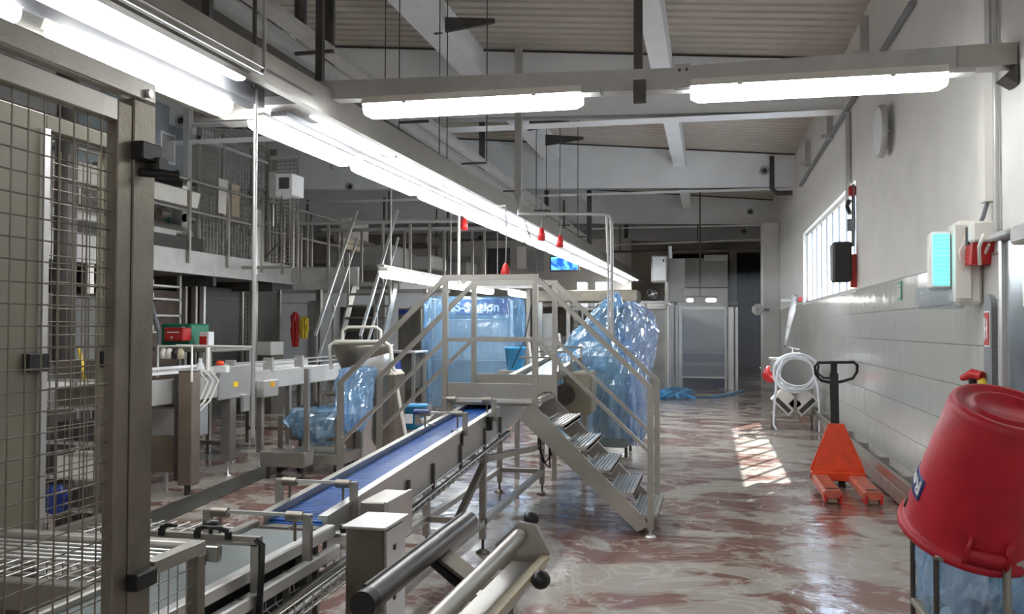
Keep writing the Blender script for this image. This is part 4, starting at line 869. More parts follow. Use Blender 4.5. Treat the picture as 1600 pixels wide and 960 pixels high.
# blue bucket right of station
t = thing('blue_tub', 'blue plastic tub on the bench right of the wrapped station', 'tub', (-3.1, 15, 1.0)); p = at(805, 560, Y=15)
t.location = (p.x, 15, p.z-.2); MB().lathe([(.001, 0), (.14, 0), (.18, .36), (.19, .36), (.19, .39), (.17, .39), (.13, .02), (.001, .02)], c=(p.x, 15, p.z-.2), n=24).build('shell', LBL, t)
t = thing('bench', 'low steel bench behind the crossover platform with tools on top', 'bench', (-2.9, 15, 0))
zb_ = p.z-.2
MB().box(-3.5, -1.9, 14.7, 15.6, zb_-.05, zb_, .01).build('top', ST, t)
for x in (-3.45, -1.95):
    for yy in (14.75, 15.55): MB().bar((x, yy, 0), (x, yy, zb_-.05), .05).build('leg', ST, t)
for i, (px, py) in enumerate(((832, 540), (846, 540), (880, 535))):
    a = at(px, py, Y=14.9); o = MB().bar((a.x, 14.9, zb_), (a.x-.08, 14.95, a.z+.15), .035, .02).build('paddle', WPL, None, (a.x, 14.9, zb_)); tag(o, 'pale wooden paddle standing on the bench, %s of three' % ['leftmost', 'middle', 'rightmost'][i], 'paddle', 'paddles on the bench')
# dark column machine behind platform
t = thing('dark_machine', 'dark steel process machine with frame behind the crossover platform', 'machine', (-2.6, 19, 0))
MB().box(-3.6, -1.6, 19.0, 20.0, .1, 1.4, .02).build('body', DPN, t); MB().box(-3.55, -3.2, 18.95, 19.0, 1.0, 1.9).build('door', MID, t)
for x in (-3.6, -3.0, -2.3, -1.7): MB().box(x, x+.08, 18.9, 18.98, 0, 2.15).build('frame_post', ST, t)
MB().box(-3.7, -1.5, 18.85, 20.0, 2.15, 2.4, .02).build('hood', SD, t); MB().bar((-2.9, 18.9, 1.3), (-2.3, 18.9, 2.1), .05).build('brace', DK, t); MB().bar((-2.3, 18.9, 1.3), (-1.8, 18.9, 1.9), .05).build('brace', DK, t)
for px, w_, lb in ((908, .2, 'narrow white cabinet with black switch under the far lights, left of a pair'), (942, .36, 'white cabinet under the far end of the light row, right of a pair')):
    a = at(px, 460, Y=20.5); tt = thing('white_cabinet', lb, 'cabinet', (a.x, 20.5, a.z-.35))
    MB().box(a.x-w_/2, a.x+w_/2, 20.5, 20.9, a.z-.3, a.z+.28, .01).build('box', WHT, tt); MB().box(a.x-w_/2-.1, a.x+w_/2+.1, 20.45, 21.0, a.z-.37, a.z-.3).build('shelf', SW, tt); MB().box(a.x-.03, a.x+.03, 20.7, 20.78, 0, a.z-.37).build('post', ST, tt)
    MB().box(a.x-w_/2+.03, a.x-w_/2+.05, 20.48, 20.5, a.z-.1, a.z+.1).build('handle', BK, tt)
# TV
t = thing('monitor', 'wall monitor with glowing blue screen hanging below the light row', 'monitor', (-3.05, 19, 2.8)); a = at(859, 400, Y=19); b1 = at(905, 424, Y=19)
MB().box(a.x, b1.x, 19.0, 19.08, b1.z, a.z, .01).build('case', BK, t); scr = MB().box(a.x+.03, b1.x-.03, 18.99, 19.0, b1.z+.03, a.z-.03).build('screen', SCRN, t); MB().bar((a.x+.3, 19.05, a.z), (a.x+.3, 19.05, a.z+1.2), .04).build('hanger', DK, t)
# hanging sockets
for px, py, Y, zt, lb in ((725, 351, 12, 3.2, 'red socket hanging beside the bright vertical tube left of the light row'), (846, 367, 12, 3.3, 'red plug hanging with a black cable right of the light row'), (875, 378, 13, 3.3, 'smaller red plug hanging farther along the light row'), (790, 425, 10, 3.0, 'red pear shaped socket hanging low over the crossover platform')):
    a = at(px, py, Y=Y); tt = thing('hanging_socket', lb, 'socket', a, 'red hanging sockets')
    MB().lathe([(.001, -.08), (.05, -.08), (.055, 0), (.035, .07), (.012, .10), (.001, .10)], c=a, n=14).build('body', REDD, tt); MB().tube([a+Vector((0, 0, .1)), (a.x+.01, Y, (a.z+zt)/2), (a.x, Y, zt)], .008, 6).build('cable', GP, tt); MB().bar((a.x, Y, zt), (TX(Y)+.40 if a.x > TX(Y) else TX(Y)-.06, Y, zt-.05 if zt > 3.25 else zt-.02), .02).build('support_arm', SW, tt)
a = at(733, 300, Y=11.9); o = MB().tube([(at(717, 300, Y=11.9).x, 11.9, 3.25), (at(717, 430, Y=11.9).x, 11.9, 2.15)], .02, 8).bar((at(717, 300, Y=11.9).x, 11.9, 3.2), (TX(11.9)-.05, 11.9, 3.14), .02).build('drop_tube', WPL, None, (a.x, 11.9, 2.1)); tag(o, 'bright white vertical tube left of the hanging red socket', 'tube')
m = MB(); m.tube([Vector((TX(12)+.4, 12, 3.1)), at(838, 400, Y=12), at(838, 420, Y=12), at(832, 470, Y=12), at(820, 530, Y=12), at(800, 575, Y=12)], .008, 6); o = m.build('dangling_cable', BK, None, tuple(at(838, 400, Y=12))); tag(o, 'thin black cable dangling behind the crossover platform', 'cable')

# ================================================================ LEFT FLOOR: BIN, FILM HOPPER, CONVEYOR
Yb = 10.0; 
t = thing('tilting_vessel', 'tall tapered stainless steel vessel with white tubular frame left of the blue belt', 'vessel', (-3.95, Yb, 0))
MB().lathe([(.001, .02), (.21, .02), (.23, .05), (.25, .9), (.28, 1.15), (.30, 1.32), (.29, 1.33), (.001, 1.18)], c=(-3.98, Yb, 0), n=36).build('barrel', SL, t)
MB().lathe([(.25, 1.10), (.34, 1.30), (.36, 1.38), (.35, 1.40), (.32, 1.34), (.001, 1.22)], c=(-4.02, Yb, 0), n=36).build('bowl', SD, t)
MB().tube([(-4.38, Yb-.1, 1.1), (-4.40, Yb-.1, 1.38), (-4.33, Yb-.1, 1.43), (-3.72, Yb-.1, 1.43), (-3.64, Yb-.1, 1.38), (-3.62, Yb-.1, 1.2), (-3.45, Yb-.1, .35)], .022, 10).build('frame_tube', WPL, t)
MB().tube([(-4.28, Yb, 1.43), (-4.28, Yb, 1.56), (-4.22, Yb, 1.60), (-3.86, Yb, 1.60), (-3.80, Yb, 1.56), (-3.80, Yb, 1.43)], .018, 10).build('push_handle', WPL, t)
MB().box(-3.80, -3.55, Yb-.25, Yb+.2, .2, 1.1, .05).build('tilt_column', SD, t)
m = MB(); m.lathe([(.001, 0), (.15, 0), (.17, .28), (.18, .28), (.18, .31), (.001, .30)], c=(-3.72, 11.0, .30), n=20); 
tag(m.build('blue_pail', LBL, None, (-3.72, 11.0, .3)), 'light blue pail with white label behind the blue conveyor', 'pail')
tt = MB().box(-3.79, -3.68, 10.81, 10.83, .38, .50).build('pail_label', WHT, None, (-3.73, 10.82, .38)); tag(tt, 'white label card on the light blue pail', 'label')
t = thing('pail_stand', 'low steel stand under the light blue pail', 'stand', (-3.7, 11, 0)); MB().box(-3.95, -3.5, 10.8, 11.25, .27, .30).build('top', ST, t)
for x in (-3.93, -3.54):
    for yy in (10.82, 11.2): MB().bar((x, yy, 0), (x, yy, .27), .03).build('leg', ST, t)
# blue film bag hopper
t = thing('film_hopper', 'steel trolley with blue film bag draped over its hopper', 'trolley', (-4.4, 9.3, 0))
for x in (-4.62, -3.95):
    for yy in (9.1, 9.6): MB().bar((x, yy, .12), (x, yy, .62), .04).build('leg', SD, t); MB().tube([(x-.015, yy, .06), (x+.015, yy, .06)], .06, 12).build('castor', BK, t)
MB().box(-4.66, -3.9, 9.06, 9.64, .10, .22, .01).build('base_tray', ST, t); MB().box(-4.55, -4.0, 9.15, 9.55, .35, .60, .02).build('hopper_box', SD, t)
MB().tube([(-4.35, 9.3, .60), (-4.35, 9.3, .64), (-4.30, 9.3, .66)], .14, 16).build('black_disc', BK, t)
film('film_bag', [(-4.22, 9.3, .30, .14, .14, 0), (-4.25, 9.3, .40, .28, .24, 0), (-4.26, 9.3, .56, .36, .28, 0), (-4.22, 9.3, .68, .34, .27, 0), (-4.15, 9.3, .72, .2, .18, 0)], BAG, t, 11, .02, 48, 4)
film('film_bag', [(-3.86, 9.35, .45, .08, .1, 0), (-3.86, 9.35, .65, .18, .2, 0), (-3.88, 9.4, .95, .2, .2, 0), (-3.83, 9.4, 1.12, .2, .18, 0), (-3.80, 9.4, 1.15, .14, .1, 0)], BAG, t, 12, .02, 48, 4)

LX = -5.0
t = thing('packing_conveyor', 'long grey packing conveyor on steel legs at left with yellow warning stickers', 'conveyor', (LX-.3, 7.3, 0))
MB().box(LX-.62, LX-.04, 6.8, 11.9, 1.03, 1.06).build('belt', WPL, t)
MB().box(LX-.04, LX, 6.6, 8.45, .86, 1.10, .01).build('side_panel', SW, t); MB().box(LX-.03, LX+.02, 8.45, 9.1, .83, 1.18, .01).build('side_panel', SL, t); MB().box(LX-.04, LX, 9.1, 11.9, .88, 1.10, .01).build('side_panel', SW, t)
MB().box(LX-.66, LX-.62, 6.6, 11.9, .88, 1.14, .01).build('side_panel', SW, t)
for z in (1.14, 1.19): MB().box(LX-.10, LX-.07, 6.6, 8.3, z, z+.025).build('guide_rail', WHT, t); MB().box(LX-.10, LX-.07, 8.7, 11.9, z, z+.015).build('guide_rail', SL, t)
for yy in (8.75, 9.6, 10.4): MB().box(LX-.1, LX+.01, yy, yy+.05, 1.08, 1.24).build('rail_post', SL, t)
MB().box(LX+.02, LX+.06, 8.88, 9.0, .68, .86).build('junction_box', SL, t); MB().box(LX, LX+.10, 9.25, 9.60, .80, .99, .008).build('junction_box', SL, t)
MB().box(LX+.021, LX+.026, 8.72, 8.82, .95, 1.01).build('yellow_sticker', YEL, t); MB().box(LX+.10, LX+.104, 9.40, 9.50, .91, .97).build('yellow_sticker', mat('amber_sticker', (.8, .42, .03), .4), t)
for xx, yy, w_ in ((LX-.05, 7.1, .05), (LX-.05, 8.75, .12), (LX-.05, 9.45, .07), (LX-.05, 10.15, .06), (LX-.6, 8.75, .07), (LX-.6, 9.8, .06), (LX-.05, 11.7, .07), (LX-.6, 11.6, .07)):
    MB().box(xx-w_/2, xx+w_/2, yy-w_/2, yy+w_/2, .16, .90, .006).build('leg', ST, t)
    MB().lathe([(.035, .16), (.012, .10), (.012, .02), (.04, .006), (.04, 0), (.001, 0)], c=(xx, yy, 0), n=10).build('levelling_foot', SL, t)
for yy in (8.75, 10.15): MB().bar((LX-.6, yy, .35), (LX-.05, yy, .35), .04).build('cross_rail', SD, t)
MB().bar((LX-.33, 7.1, .32), (LX-.33, 8.7, .32), .05).build('stretcher', SD, t)
for i in range(3): MB().tube([(LX+.02, 7.9+.08*i, 1.13), (LX+.05, 8.0+.1*i, 1.16), (LX+.08, 8.12+.1*i, 1.05), (LX+.06, 8.0+.1*i, .85), (LX+.02, 7.8+.1*i, .72)], .010, 6).build('cable', WPL, t)
t = thing('steel_pedestal', 'tall brownish stainless steel box column in front of the packing conveyor', 'pedestal', (-5.1, 7.5, 0))
xa, xb = at(277, 700, Y=7.6).x, at(299, 700, Y=7.6).x
MB().box(xa, xb, 7.6, 7.75, .10, 1.18, .008).build('column', BR, t); MB().box(xa-.05, xa, 7.62, 7.75, .14, 1.15).build('side_channel', DK, t); MB().box(xa-.01, xb+.01, 7.59, 7.76, 1.18, 1.19).build('cap', SL, t)
xc_ = at(236, 700, Y=7.7).x
MB().box(xc_-.3, xa-.02, 7.8, 7.9, .85, 1.14, .01).build('cross_box', BR, t); MB().box(xc_-.3, xa-.05, 7.78, 7.9, .55, .76).build('cross_plate', ST, t)
MB().box(xc_-.02, xa-.07, 7.7, 7.88, .2, .55, .01).build('lower_box', BR, t); MB().tube([(xc_+.1, 7.8, 0), (xc_+.1, 7.8, .2)], .02, 8).build('foot', SL, t); MB().tube([(xa+.06, 7.68, 0), (xa+.06, 7.68, .12)], .03, 8).build('foot', DK, t)
t = thing('sheet_hopper', 'pale steel bin hanging under the packing conveyor', 'bin', (LX-.1, 8.0, .4)); MB().box(LX-.35, LX+.02, 7.75, 8.25, .50, .82, .015).build('bin', SL, t); MB().box(LX-.30, LX-.02, 7.8, 8.2, .82, .88).build('neck', SD, t)
t = thing('floor_tray', 'low steel tray stand on the floor beside the film hopper', 'stand', (-4.9, 9.9, 0)); p = at(490, 715, Y=8.8)
MB().box(-4.60, -4.1, 8.6, 8.85, .14, .30, .01).build('tray', ST, t)
for x in (-4.55, -4.15): MB().tube([(x, 8.7, 0), (x, 8.7, .14)], .02, 8).build('foot', DK, t)
p = at(480, 590, Y=8.7); MB().bar((p.x, 8.7, .3), (p.x, 8.7, 1.16), .05).build('post', ST, t)
# small machinery on the conveyor
t = thing('tube_rack', 'small white tubular rack with bottles on the packing conveyor', 'rack', (LX-.3, 7.5, 1.14))
a = at(247, 541, Y=7.6); b1 = at(300, 541, Y=7.6)
MB().tube([(a.x, 7.6, 1.12), (a.x, 7.6, a.z), (b1.x, 7.6, a.z), (b1.x, 7.6, 1.08)], .012, 8).build('rack_tube', WPL, t); MB().tube([(a.x, 7.9, a.z), (b1.x+.45, 7.9, a.z-.01)], .012, 8).build('rack_tube', WPL, t)
for i in range(4): MB().lathe([(.001, 0), (.03, 0), (.035, .06), (.015, .10), (.001, .10)], c=(a.x+.06+.06*i, 7.6, a.z-.12), n=10).build('bottle', [WPL, WPL, BK, CREAM][i], t)
a = at(313, 568, Y=8.2); t = thing('dosing_bottle', 'white dosing bottle and bracket on the packing conveyor', 'bottle', (a.x, 8.2, 1.14)); MB().lathe([(.001, 0), (.05, 0), (.055, .08), (.02, .14), (.02, .18), (.001, .18)], c=(a.x, 8.2, 1.10), n=14).build('bottle', WHT, t); MB().box(a.x+.06, a.x+.08, 8.2, 8.25, 1.1, 1.4).build('bracket', WPL, t)
a = at(342, 562, Y=8.4); t = thing('orange_knob_valve', 'small valve with orange knob and white body on the conveyor edge', 'valve', (a.x, 8.4, 1.1)); MB().box(a.x-.05, a.x+.1, 8.38, 8.45, 1.12, 1.2, .01).build('body', WHT, t); MB().lathe([(.001, .05), (.04, .04), (.045, 0), (.001, 0)], c=(a.x, 8.42, 1.2), n=12).build('knob', ORG, t)
# red crate group
t = thing('first_aid_box', 'red plastic case with white print standing on a green crate', 'case', (-6.8, 10.5, 1.4)); a = at(263, 512, Y=10.5); b1 = at(293, 533, Y=10.5)
MB().box(a.x, b1.x, 10.4, 10.6, b1.z, a.z, .015).build('shell', REDD, t); MB().box(a.x+.05, b1.x-.06, 10.395, 10.40, a.z-.07, a.z-.055).build('print_line', WHT, t); MB().box(a.x+.1, a.x+.13, 10.395, 10.40, b1.z+.03, b1.z+.06).build('print_mark', WHT, t)
t = thing('green_crate', 'green plastic crate behind the red case', 'crate', (-6.8, 10.8, 1.3)); a = at(262, 506, Y=10.8); b1 = at(308, 542, Y=10.8)
MB().box(a.x, b1.x, 10.65, 11.1, b1.z, a.z, .02).build('shell', GRN, t); MB().box(b1.x-.14, b1.x-.09, 10.64, 10.65, b1.z+.12, a.z-.04).build('label', WHT, t)
t = thing('shelf_table', 'steel table under the green crate at left', 'table', (-6.8, 10.8, 0)); MB().box(-7.3, -6.2, 10.3, 11.4, b1.z-.06, b1.z-.005, .01).build('top', ST, t)
for x in (-7.25, -6.25):
    for yy in (10.35, 11.35): MB().bar((x, yy, 0), (x, yy, b1.z-.06), .05).build('leg', ST, t)
t = thing('red_tag_box', 'small white box with red front standing right of the green crate', 'box', (-6.3, 10.7, b1.z)); a = at(320, 532, Y=10.7); MB().box(a.x-.06, a.x+.08, 10.66, 10.8, b1.z, b1.z+.2, .01).build('box', WHT, t); MB().box(a.x-.05, a.x+.05, 10.65, 10.66, b1.z+.03, b1.z+.14).build('red_front', REDD, t)

# ================================================================ MEZZANINE
MX = -7.75
t = thing('mezzanine', 'steel mezzanine floor at left with a white edge channel', 'mezzanine', (MX, 12, 2.4))
MB().box(-14.5, MX-.02, 4.0, 17.0, 2.42, 2.72).build('floor_slab', MID, t)
MB().box(MX-.02, MX+.02, 4.0, 15.6, 2.44, 2.76, .004).build('edge_channel', SW, t); MB().box(MX-.05, MX+.06, 4.0, 15.6, 2.40, 2.44).build('edge_flange', SW, t)
for yy in (6.5, 10.0, 14.3, 17): 
    MB().box(MX-.12, MX-.02, yy, yy+.12, 0, 2.42).build('column', ST, t)
for yy in range(5, 17, 2): MB().box(-14, MX-.05, yy, yy+.1, 2.25, 2.42).build('joist', DK, t)
t = thing('mezzanine_railing', 'two rail steel railing along the mezzanine edge', 'railing', (MX, 12, 2.7))
MB().tube([(MX+.03, 4, 3.83), (MX+.03, 14.4, 3.83)], .028, 8).build('top_rail', ST, t); MB().tube([(MX+.03, 4, 3.36), (MX+.03, 14.4, 3.36)], .025, 8).build('mid_rail', ST, t)
for yy in (6.3, 7.7, 9.2, 10.7, 12.16, 13.28, 14.4): MB().bar((MX+.045, yy, 2.56), (MX+.045, yy, 3.83), .05 if yy < 14 else .07).build('railing_post', ST, t)
for yy in (11.4, 12.7): MB().bar((MX-.9, yy, 2.72), (MX-.9, yy, 3.75), .05).build('rear_post', ST, t)
MB().box(MX-.02, MX+.05, 14.25, 14.45, 2.5, 3.65, .01).build('corner_column', SL, t)
t = thing('second_railing', 'farther two rail steel railing on the mezzanine right of the corner column', 'railing', (MX+.1, 15, 2.7))
MB().tube([(MX+.1, 14.5, 3.83), (MX+.1, 17.6, 3.83)], .028, 8).build('top_rail', ST, t); MB().tube([(MX+.1, 14.5, 3.30), (MX+.1, 17.6, 3.30)], .025, 8).build('mid_rail', ST, t)
for yy in (15.1, 16.1, 16.3, 17.6): MB().bar((MX+.1, yy, 2.56), (MX+.1, yy, 3.83), .05).build('railing_post', ST, t)
# enclosure on mezzanine
t = thing('mesh_cabin', 'tall mesh guard cabin with paper notices on the mezzanine', 'guard cabin', (MX-.4, 13.8, 2.72))
def mesh_panel(P0, P1, z0, z1, s_, r, name, m_, parent, zs=None):
    P0 = Vector(P0); P1 = Vector(P1); L_ = (P1-P0).length; d = (P1-P0)/L_; m = MB(); n_ = int(L_/s_)
    for i in range(n_+1): q_ = P0+d*(i*L_/n_); m.tube([(q_.x, q_.y, z0), (q_.x, q_.y, z1)], r, 4, False)
    k_ = int((z1-z0)/(zs or s_))
    for i in range(k_+1): z = z0+(z1-z0)*i/k_; m.tube([(P0.x, P0.y, z), (P1.x, P1.y, z)], r, 4, False)
    o = m.build(name, m_, parent); o['kind'] = 'stuff'; return o
a = at(338, 200, X=MX-.5); yA = a.y
for yy, w_ in ((12.9, .10), (13.25, .05), (14.0, .05), (15.0, .05), (15.6, .06)): MB().box(MX-.5-w_/2, MX-.5+w_/2, yy, yy+w_, 2.72, 5.15 if yy < 13 else 5.0).build('frame_post', SL if yy < 13 else ST, t)
MB().bar((MX-.5, 13.25, 4.95), (MX-.5, 15.6, 4.95), .04).build('frame_rail', ST, t); MB().bar((MX-.5, 13.25, 2.80), (MX-.5, 15.6, 2.80), .04).build('frame_rail', ST, t); MB().bar((MX-.5, 13.25, 4.72), (MX-.5, 15.6, 4.72), .05).build('frame_rail', SL, t)
mesh_panel((MX-.5, 13.25, 0), (MX-.5, 15.6, 0), 2.8, 5.2, .10, .008, 'mesh', ST, t)
MB().box(MX-.52, MX-.35, 15.7, 15.76, 2.72, 5.0).build('frame_post', ST, t)
for ya, yb, z0, z1, mm_ in ((13.85, 14.15, 3.55, 4.15, WPL), (14.28, 14.55, 3.55, 4.12, CREAM)): MB().box(MX-.48, MX-.47, ya, yb, z0, z1).build('notice', mm_, t)
MB().box(MX-1.6, MX-1.5, 13.0, 15.6, 2.72, 5.0).build('rear_sheet', MID, t)
t = thing('mesh_screen', 'second mesh screen with a rounded frame behind the control panel', 'screen', (-7.2, 15, 2.7))
a = at(422, 230, Y=14.8); b1 = at(466, 230, Y=14.8)
mesh_panel((a.x, 14.8, 0), (b1.x, 14.8, 0), 2.75, 4.65, .07, .008, 'mesh', ST, t)
for x in (a.x, b1.x): MB().box(x-.02, x+.02, 14.78, 14.82, 2.5, 4.70).build('frame_post', ST, t)
MB().tube([(a.x+.1, 14.75, 3.4), (a.x+.1, 14.75, 4.3), (b1.x-.14, 14.75, 4.2), (b1.x-.1, 14.75, 3.3)], .02, 8).build('inner_frame', SL, t); MB().box(a.x, b1.x, 14.76, 14.84, 4.62, 4.68).build('top_rail', SL, t)
t = thing('operator_panel', 'white operator panel with small dark screen at the mezzanine corner', 'control panel', (-6.8, 13.5, 3.7)); a = at(432, 272, Y=13.5); b1 = at(458, 305, Y=13.5)
MB().box(a.x-.14, a.x, 13.5, 13.9, b1.z-.02, a.z+.05, .01).build('side_box', SW, t); MB().box(a.x, b1.x, 13.46, 13.9, b1.z, a.z, .01).build('front', WHT, t); MB().box(a.x+.07, b1.x-.05, 13.45, 13.46, b1.z+.10, a.z-.07).build('screen', DPN, t)
MB().bar(((a.x+b1.x)/2, 13.8, 2.6), ((a.x+b1.x)/2, 13.8, b1.z), .05).build('stand', ST, t); MB().tube([(a.x+.05, 13.6, b1.z), (a.x+.02, 13.6, 3.0), (a.x-.3, 13.7, 2.75)], .012, 6).build('cable', DK, t)
MB().bar(((a.x+b1.x)/2, 13.8, 2.6), (MX, 13.8, 2.6), .05).build('stand_arm', ST, t)
t = thing('blue_grey_cabinet', 'blue-grey steel cabinet with framed window on the mezzanine behind the railing', 'cabinet', (-8.7, 13, 2.72))
MB().box(-9.6, -8.62, 11.9, 13.6, 2.72+1.35, 5.2, .01).build('body', mat('blue_grey_paint', (.36, .42, .46), .35, .3, .1, 3), t); MB().box(-8.62, -8.60, 12.75, 13.15, 4.25, 4.75).build('window_frame', WHT, t); MB().box(-8.60, -8.595, 12.79, 13.11, 4.29, 4.71).build('window', SW, t)
MB().box(-9.6, -8.55, 11.8, 13.7, 4.0, 4.08).build('shelf', DK, t)
for yy in (11.95, 13.5): MB().box(-9.5, -9.42, yy, yy+.08, 2.72, 4.0).build('leg', ST, t)
t = thing('mezzanine_machine', 'large dark packing machine with white hood on the mezzanine', 'machine', (-8.9, 12, 2.72))
MB().box(-9.4, -8.2, 9.0, 13.4, 2.72, 3.05, .02).build('bed', DPN, t)
MB().poly([(-8.15, 9.2, 3.52), (-8.1, 9.2, 3.76), (-8.2, 9.2, 3.80), (-8.3, 9.2, 3.52)], (0, 3.9, 0)).build('white_guard', WPL, t)
MB().tube([(-8.4, 10.2, 3.15), (-8.4, 13.2, 3.12)], .12, 14).build('roller', ST, t); MB().box(-8.5, -8.2, 9.4, 12.6, 3.02, 3.12, .01).build('tray', SL, t)
for yy in (10.5, 11.6, 12.5, 13.2): MB().box(-8.7, -8.5, yy, yy+.25, 3.05, 3.7, .02).build('module', [DK, MID, DPN, SD][int(yy) % 4], t)
for yy in (11.0, 12.2, 12.9): MB().tube([(-8.25, yy, 3.35), (-8.25, yy+.2, 3.35)], .07, 12).build('motor', SD, t)
MB().box(-9.0, -8.7, 12.9, 13.2, 3.2, 3.4).build('green_motor', mat('dark_green_paint', (.02, .10, .07), .5), t)
# under mezzanine
t = thing('shutter_cabinets', 'row of dark louvred cabinets under the mezzanine', 'cabinets', (-8.6, 14, 0))
MB().box(-10.5, -8.9, 12.9, 13.9, 0, 2.2).build('brown_cabinet', mat('brown_panel', (.12, .085, .07), .5, 0, .3, 4), t)
for i, (ya, yb) in enumerate(((14.0, 15.4), (15.5, 16.9))):
    d = MB().box(-10.5, -8.62, ya, yb, 0, 2.3).build('louvred_door', DPN, t)
    for k_ in range(26): z = .15+k_*.08; MB().box(-8.62, -8.60, ya+.08, yb-.08, z, z+.05).build('louvre', DPN, d)
    MB().box(-8.61, -8.56, yb-.10, yb-.04, 0, 2.35).build('door_post', ST, t)
for yy in (13.4, 13.7, 13.95): MB().box(-8.62, -8.54, yy, yy+.06, 0, 2.4).build('door_post', [ST, SL, ST][int(yy*10) % 3], t)
t = thing('shelf_stack', 'stack of white trays on shelving under the mezzanine behind the red case', 'shelving', (-8.3, 11.6, 0))
for z in (1.5, 1.75, 2.0, 2.2): MB().box(-8.9, -8.1, 11.2, 12.6, z, z+.03).build('shelf', ST, t); MB().box(-8.6, -8.3, 11.5, 12.2, z+.03, z+.13, .02).build('tray', WPL, t)
for yy in (11.2, 12.55): MB().box(-8.15, -8.1, yy, yy+.05, 0, 2.4).build('upright', ST, t)
o = MB().tube([(-7.3, 10.6, 2.4), (-7.2, 10.5, 1.9), (-7.0, 10.4, 1.5), (-6.95, 10.3, 1.2)], .03, 8).build('hanging_hose', GP, None, (-7.2, 10.5, 1.2)); tag(o, 'grey hose hanging under the mezzanine beside the cage post', 'hose')

# cross walkway and stairs
t = thing('cross_walkway', 'raised steel cross walkway with pipe railing behind the crossover', 'walkway', (-5.5, 15.7, 2.4))
MB().box(-7.7, -3.1, 15.7, 16.9, 2.36, 2.44).build('deck', MID, t); MB().box(-5.6, -3.1, 15.66, 15.70, 2.30, 2.46).build('edge', SW, t); MB().box(-7.7, -6.4, 15.62, 15.70, 2.30, 2.72).build('edge', SW, t)
for yy in (15.62, 16.9): MB().tube([(-9.2 if yy < 16 else -7.7, yy, 3.56), (-3.35, yy, 3.53)], .038, 8).build('rail', SL, t)
for px in (470, 513, 598, 641, 671): a = at(px, 400, Y=15.62); MB().bar((a.x, 15.62, 2.4), (a.x, 15.62, 3.53), .045).build('railing_post', ST, t)
for px in (535, 565, 632, 694, 738, 757): a = at(px, 400, Y=16.9); MB().bar((a.x, 16.9, 2.4), (a.x, 16.9, 3.53), .045).build('railing_post', ST, t)
for x in (-5.3, -3.3): MB().bar((x, 16.3, 0), (x, 16.3, 2.36), .07).build('column', ST, t)
t = thing('steel_staircase', 'steep steel staircase with double handrails up to the cross walkway', 'staircase', (-6.05, 14.8, 0))
SX0, SX1 = -6.42, -5.62; SY0, SY1 = 14.0, 15.65
for x in (SX0, SX1):
    MB().poly([(x-.015, SY0, .0), (x-.015, SY0+.22, .0), (x-.015, SY1, 2.40), (x-.015, SY1-.22, 2.40)], (.03, 0, 0)).build('stringer', ST, t)
    MB().bar((x, SY0-.15, 1.45), (x, SY1-.05, 3.75), .045).build('handrail', SL, t); MB().bar((x, SY0-.12, .95), (x, SY1+.0, 3.25), .035).build('mid_rail', SL, t)
    MB().bar((x, SY0-.12, 0), (x, SY0-.12, 1.45), .045).build('rail_post', ST, t)
    for f_ in (.35, .75): y_ = SY0+(SY1-SY0)*f_; MB().bar((x, y_, 2.4*f_), (x, y_, 2.4*f_+1.15), .04).build('rail_post', ST, t)
for i in range(10): z = .24+i*.22; y_ = SY0+.11+(SY1-SY0-.2)*(z/2.4); MB().box(SX0, SX1, y_-.12, y_+.12, z-.035, z, .004).build('tread', SD, t)
# lamps under walkway
zz = 2.27
for i, (px, py) in enumerate(((600, 431), (634, 437), (668, 443), (696, 448))):
    a = at(px, py, Z=zz); lamp(-4.42-.01*i, 11.7+i*1.62, zz+.1, 0, 'lit strip light in the low row under the walkway, %s from the left' % ['first', 'second', 'third', 'fourth'][i], 'low strip lights under the walkway')
lamp(-4.1, 18.4, zz+.09, 0, 'lit strip light low behind the crossover rail, separate from the low row', 'low strip lights under the walkway')
t = thing('low_light_channel', 'grey steel channel holding the low row of strip lights', 'channel', (-4.42, 11.7, 2.4)); MB().box(-4.47, -4.37, 11.6, 20, zz+.15, zz+.19).build('channel', SW, t); MB().box(-4.45, -4.04, 19.0, 19.08, zz+.14, zz+.16).build('side_arm', SW, t)
for yy in (12, 15, 18.5): MB().tube([(-4.42, yy, zz+.19), (-4.42, yy, 4.6)], .012, 6).build('hanger', SW, t)
# yellowish pipes along far left
t = thing('insulated_pipes', 'pair of cream insulated pipes running beyond the mezzanine at left', 'pipe', (-8, 18, 3.4))
for dz, dx in ((0, 0), (-.18, .1)): a = at(525, 372+dz*-60, Y=18); b1 = at(740, 425+dz*-40, Y=27); MB().tube([a+Vector((dx, 0, 0)), b1+Vector((dx, 0, 0))], .07, 10).build('pipe', PIPEI, t)
for f_ in (.3, .65): a = at(525, 372, Y=18).lerp(at(740, 425, Y=27), f_); MB().bar(a, a+Vector((0, 0, 1.5)), .03).build('pipe_hanger', DK, t)
t = thing('overhead_ducts', 'bulky grey ducts and tanks beyond the staircase under the far roof', 'ducts', (-8, 19, 2.5))
for i, (px, py, Y, w_, h_, mm_) in enumerate(((560, 400, 19, 1.6, .5, MID), (500, 395, 20, 2.0, .6, SD), (640, 410, 21, 1.2, .35, SW), (690, 420, 24, 1.5, .4, MID), (600, 375, 23, 2.5, .3, SD), (540, 370, 21, .3, 1.0, WPL))):
    a = at(px, py, Y=Y); MB().box(a.x-w_/2, a.x+w_/2, Y, Y+1.2, a.z-h_/2, a.z+h_/2, .04).build('duct', mm_, t)
for px in (480, 600, 700): a = at(px, 400, Y=21.5); MB().tube([(a.x, 21.5, a.z), (a.x, 21.5, 4.9)], .03, 8).build('duct_hanger', DK, t)
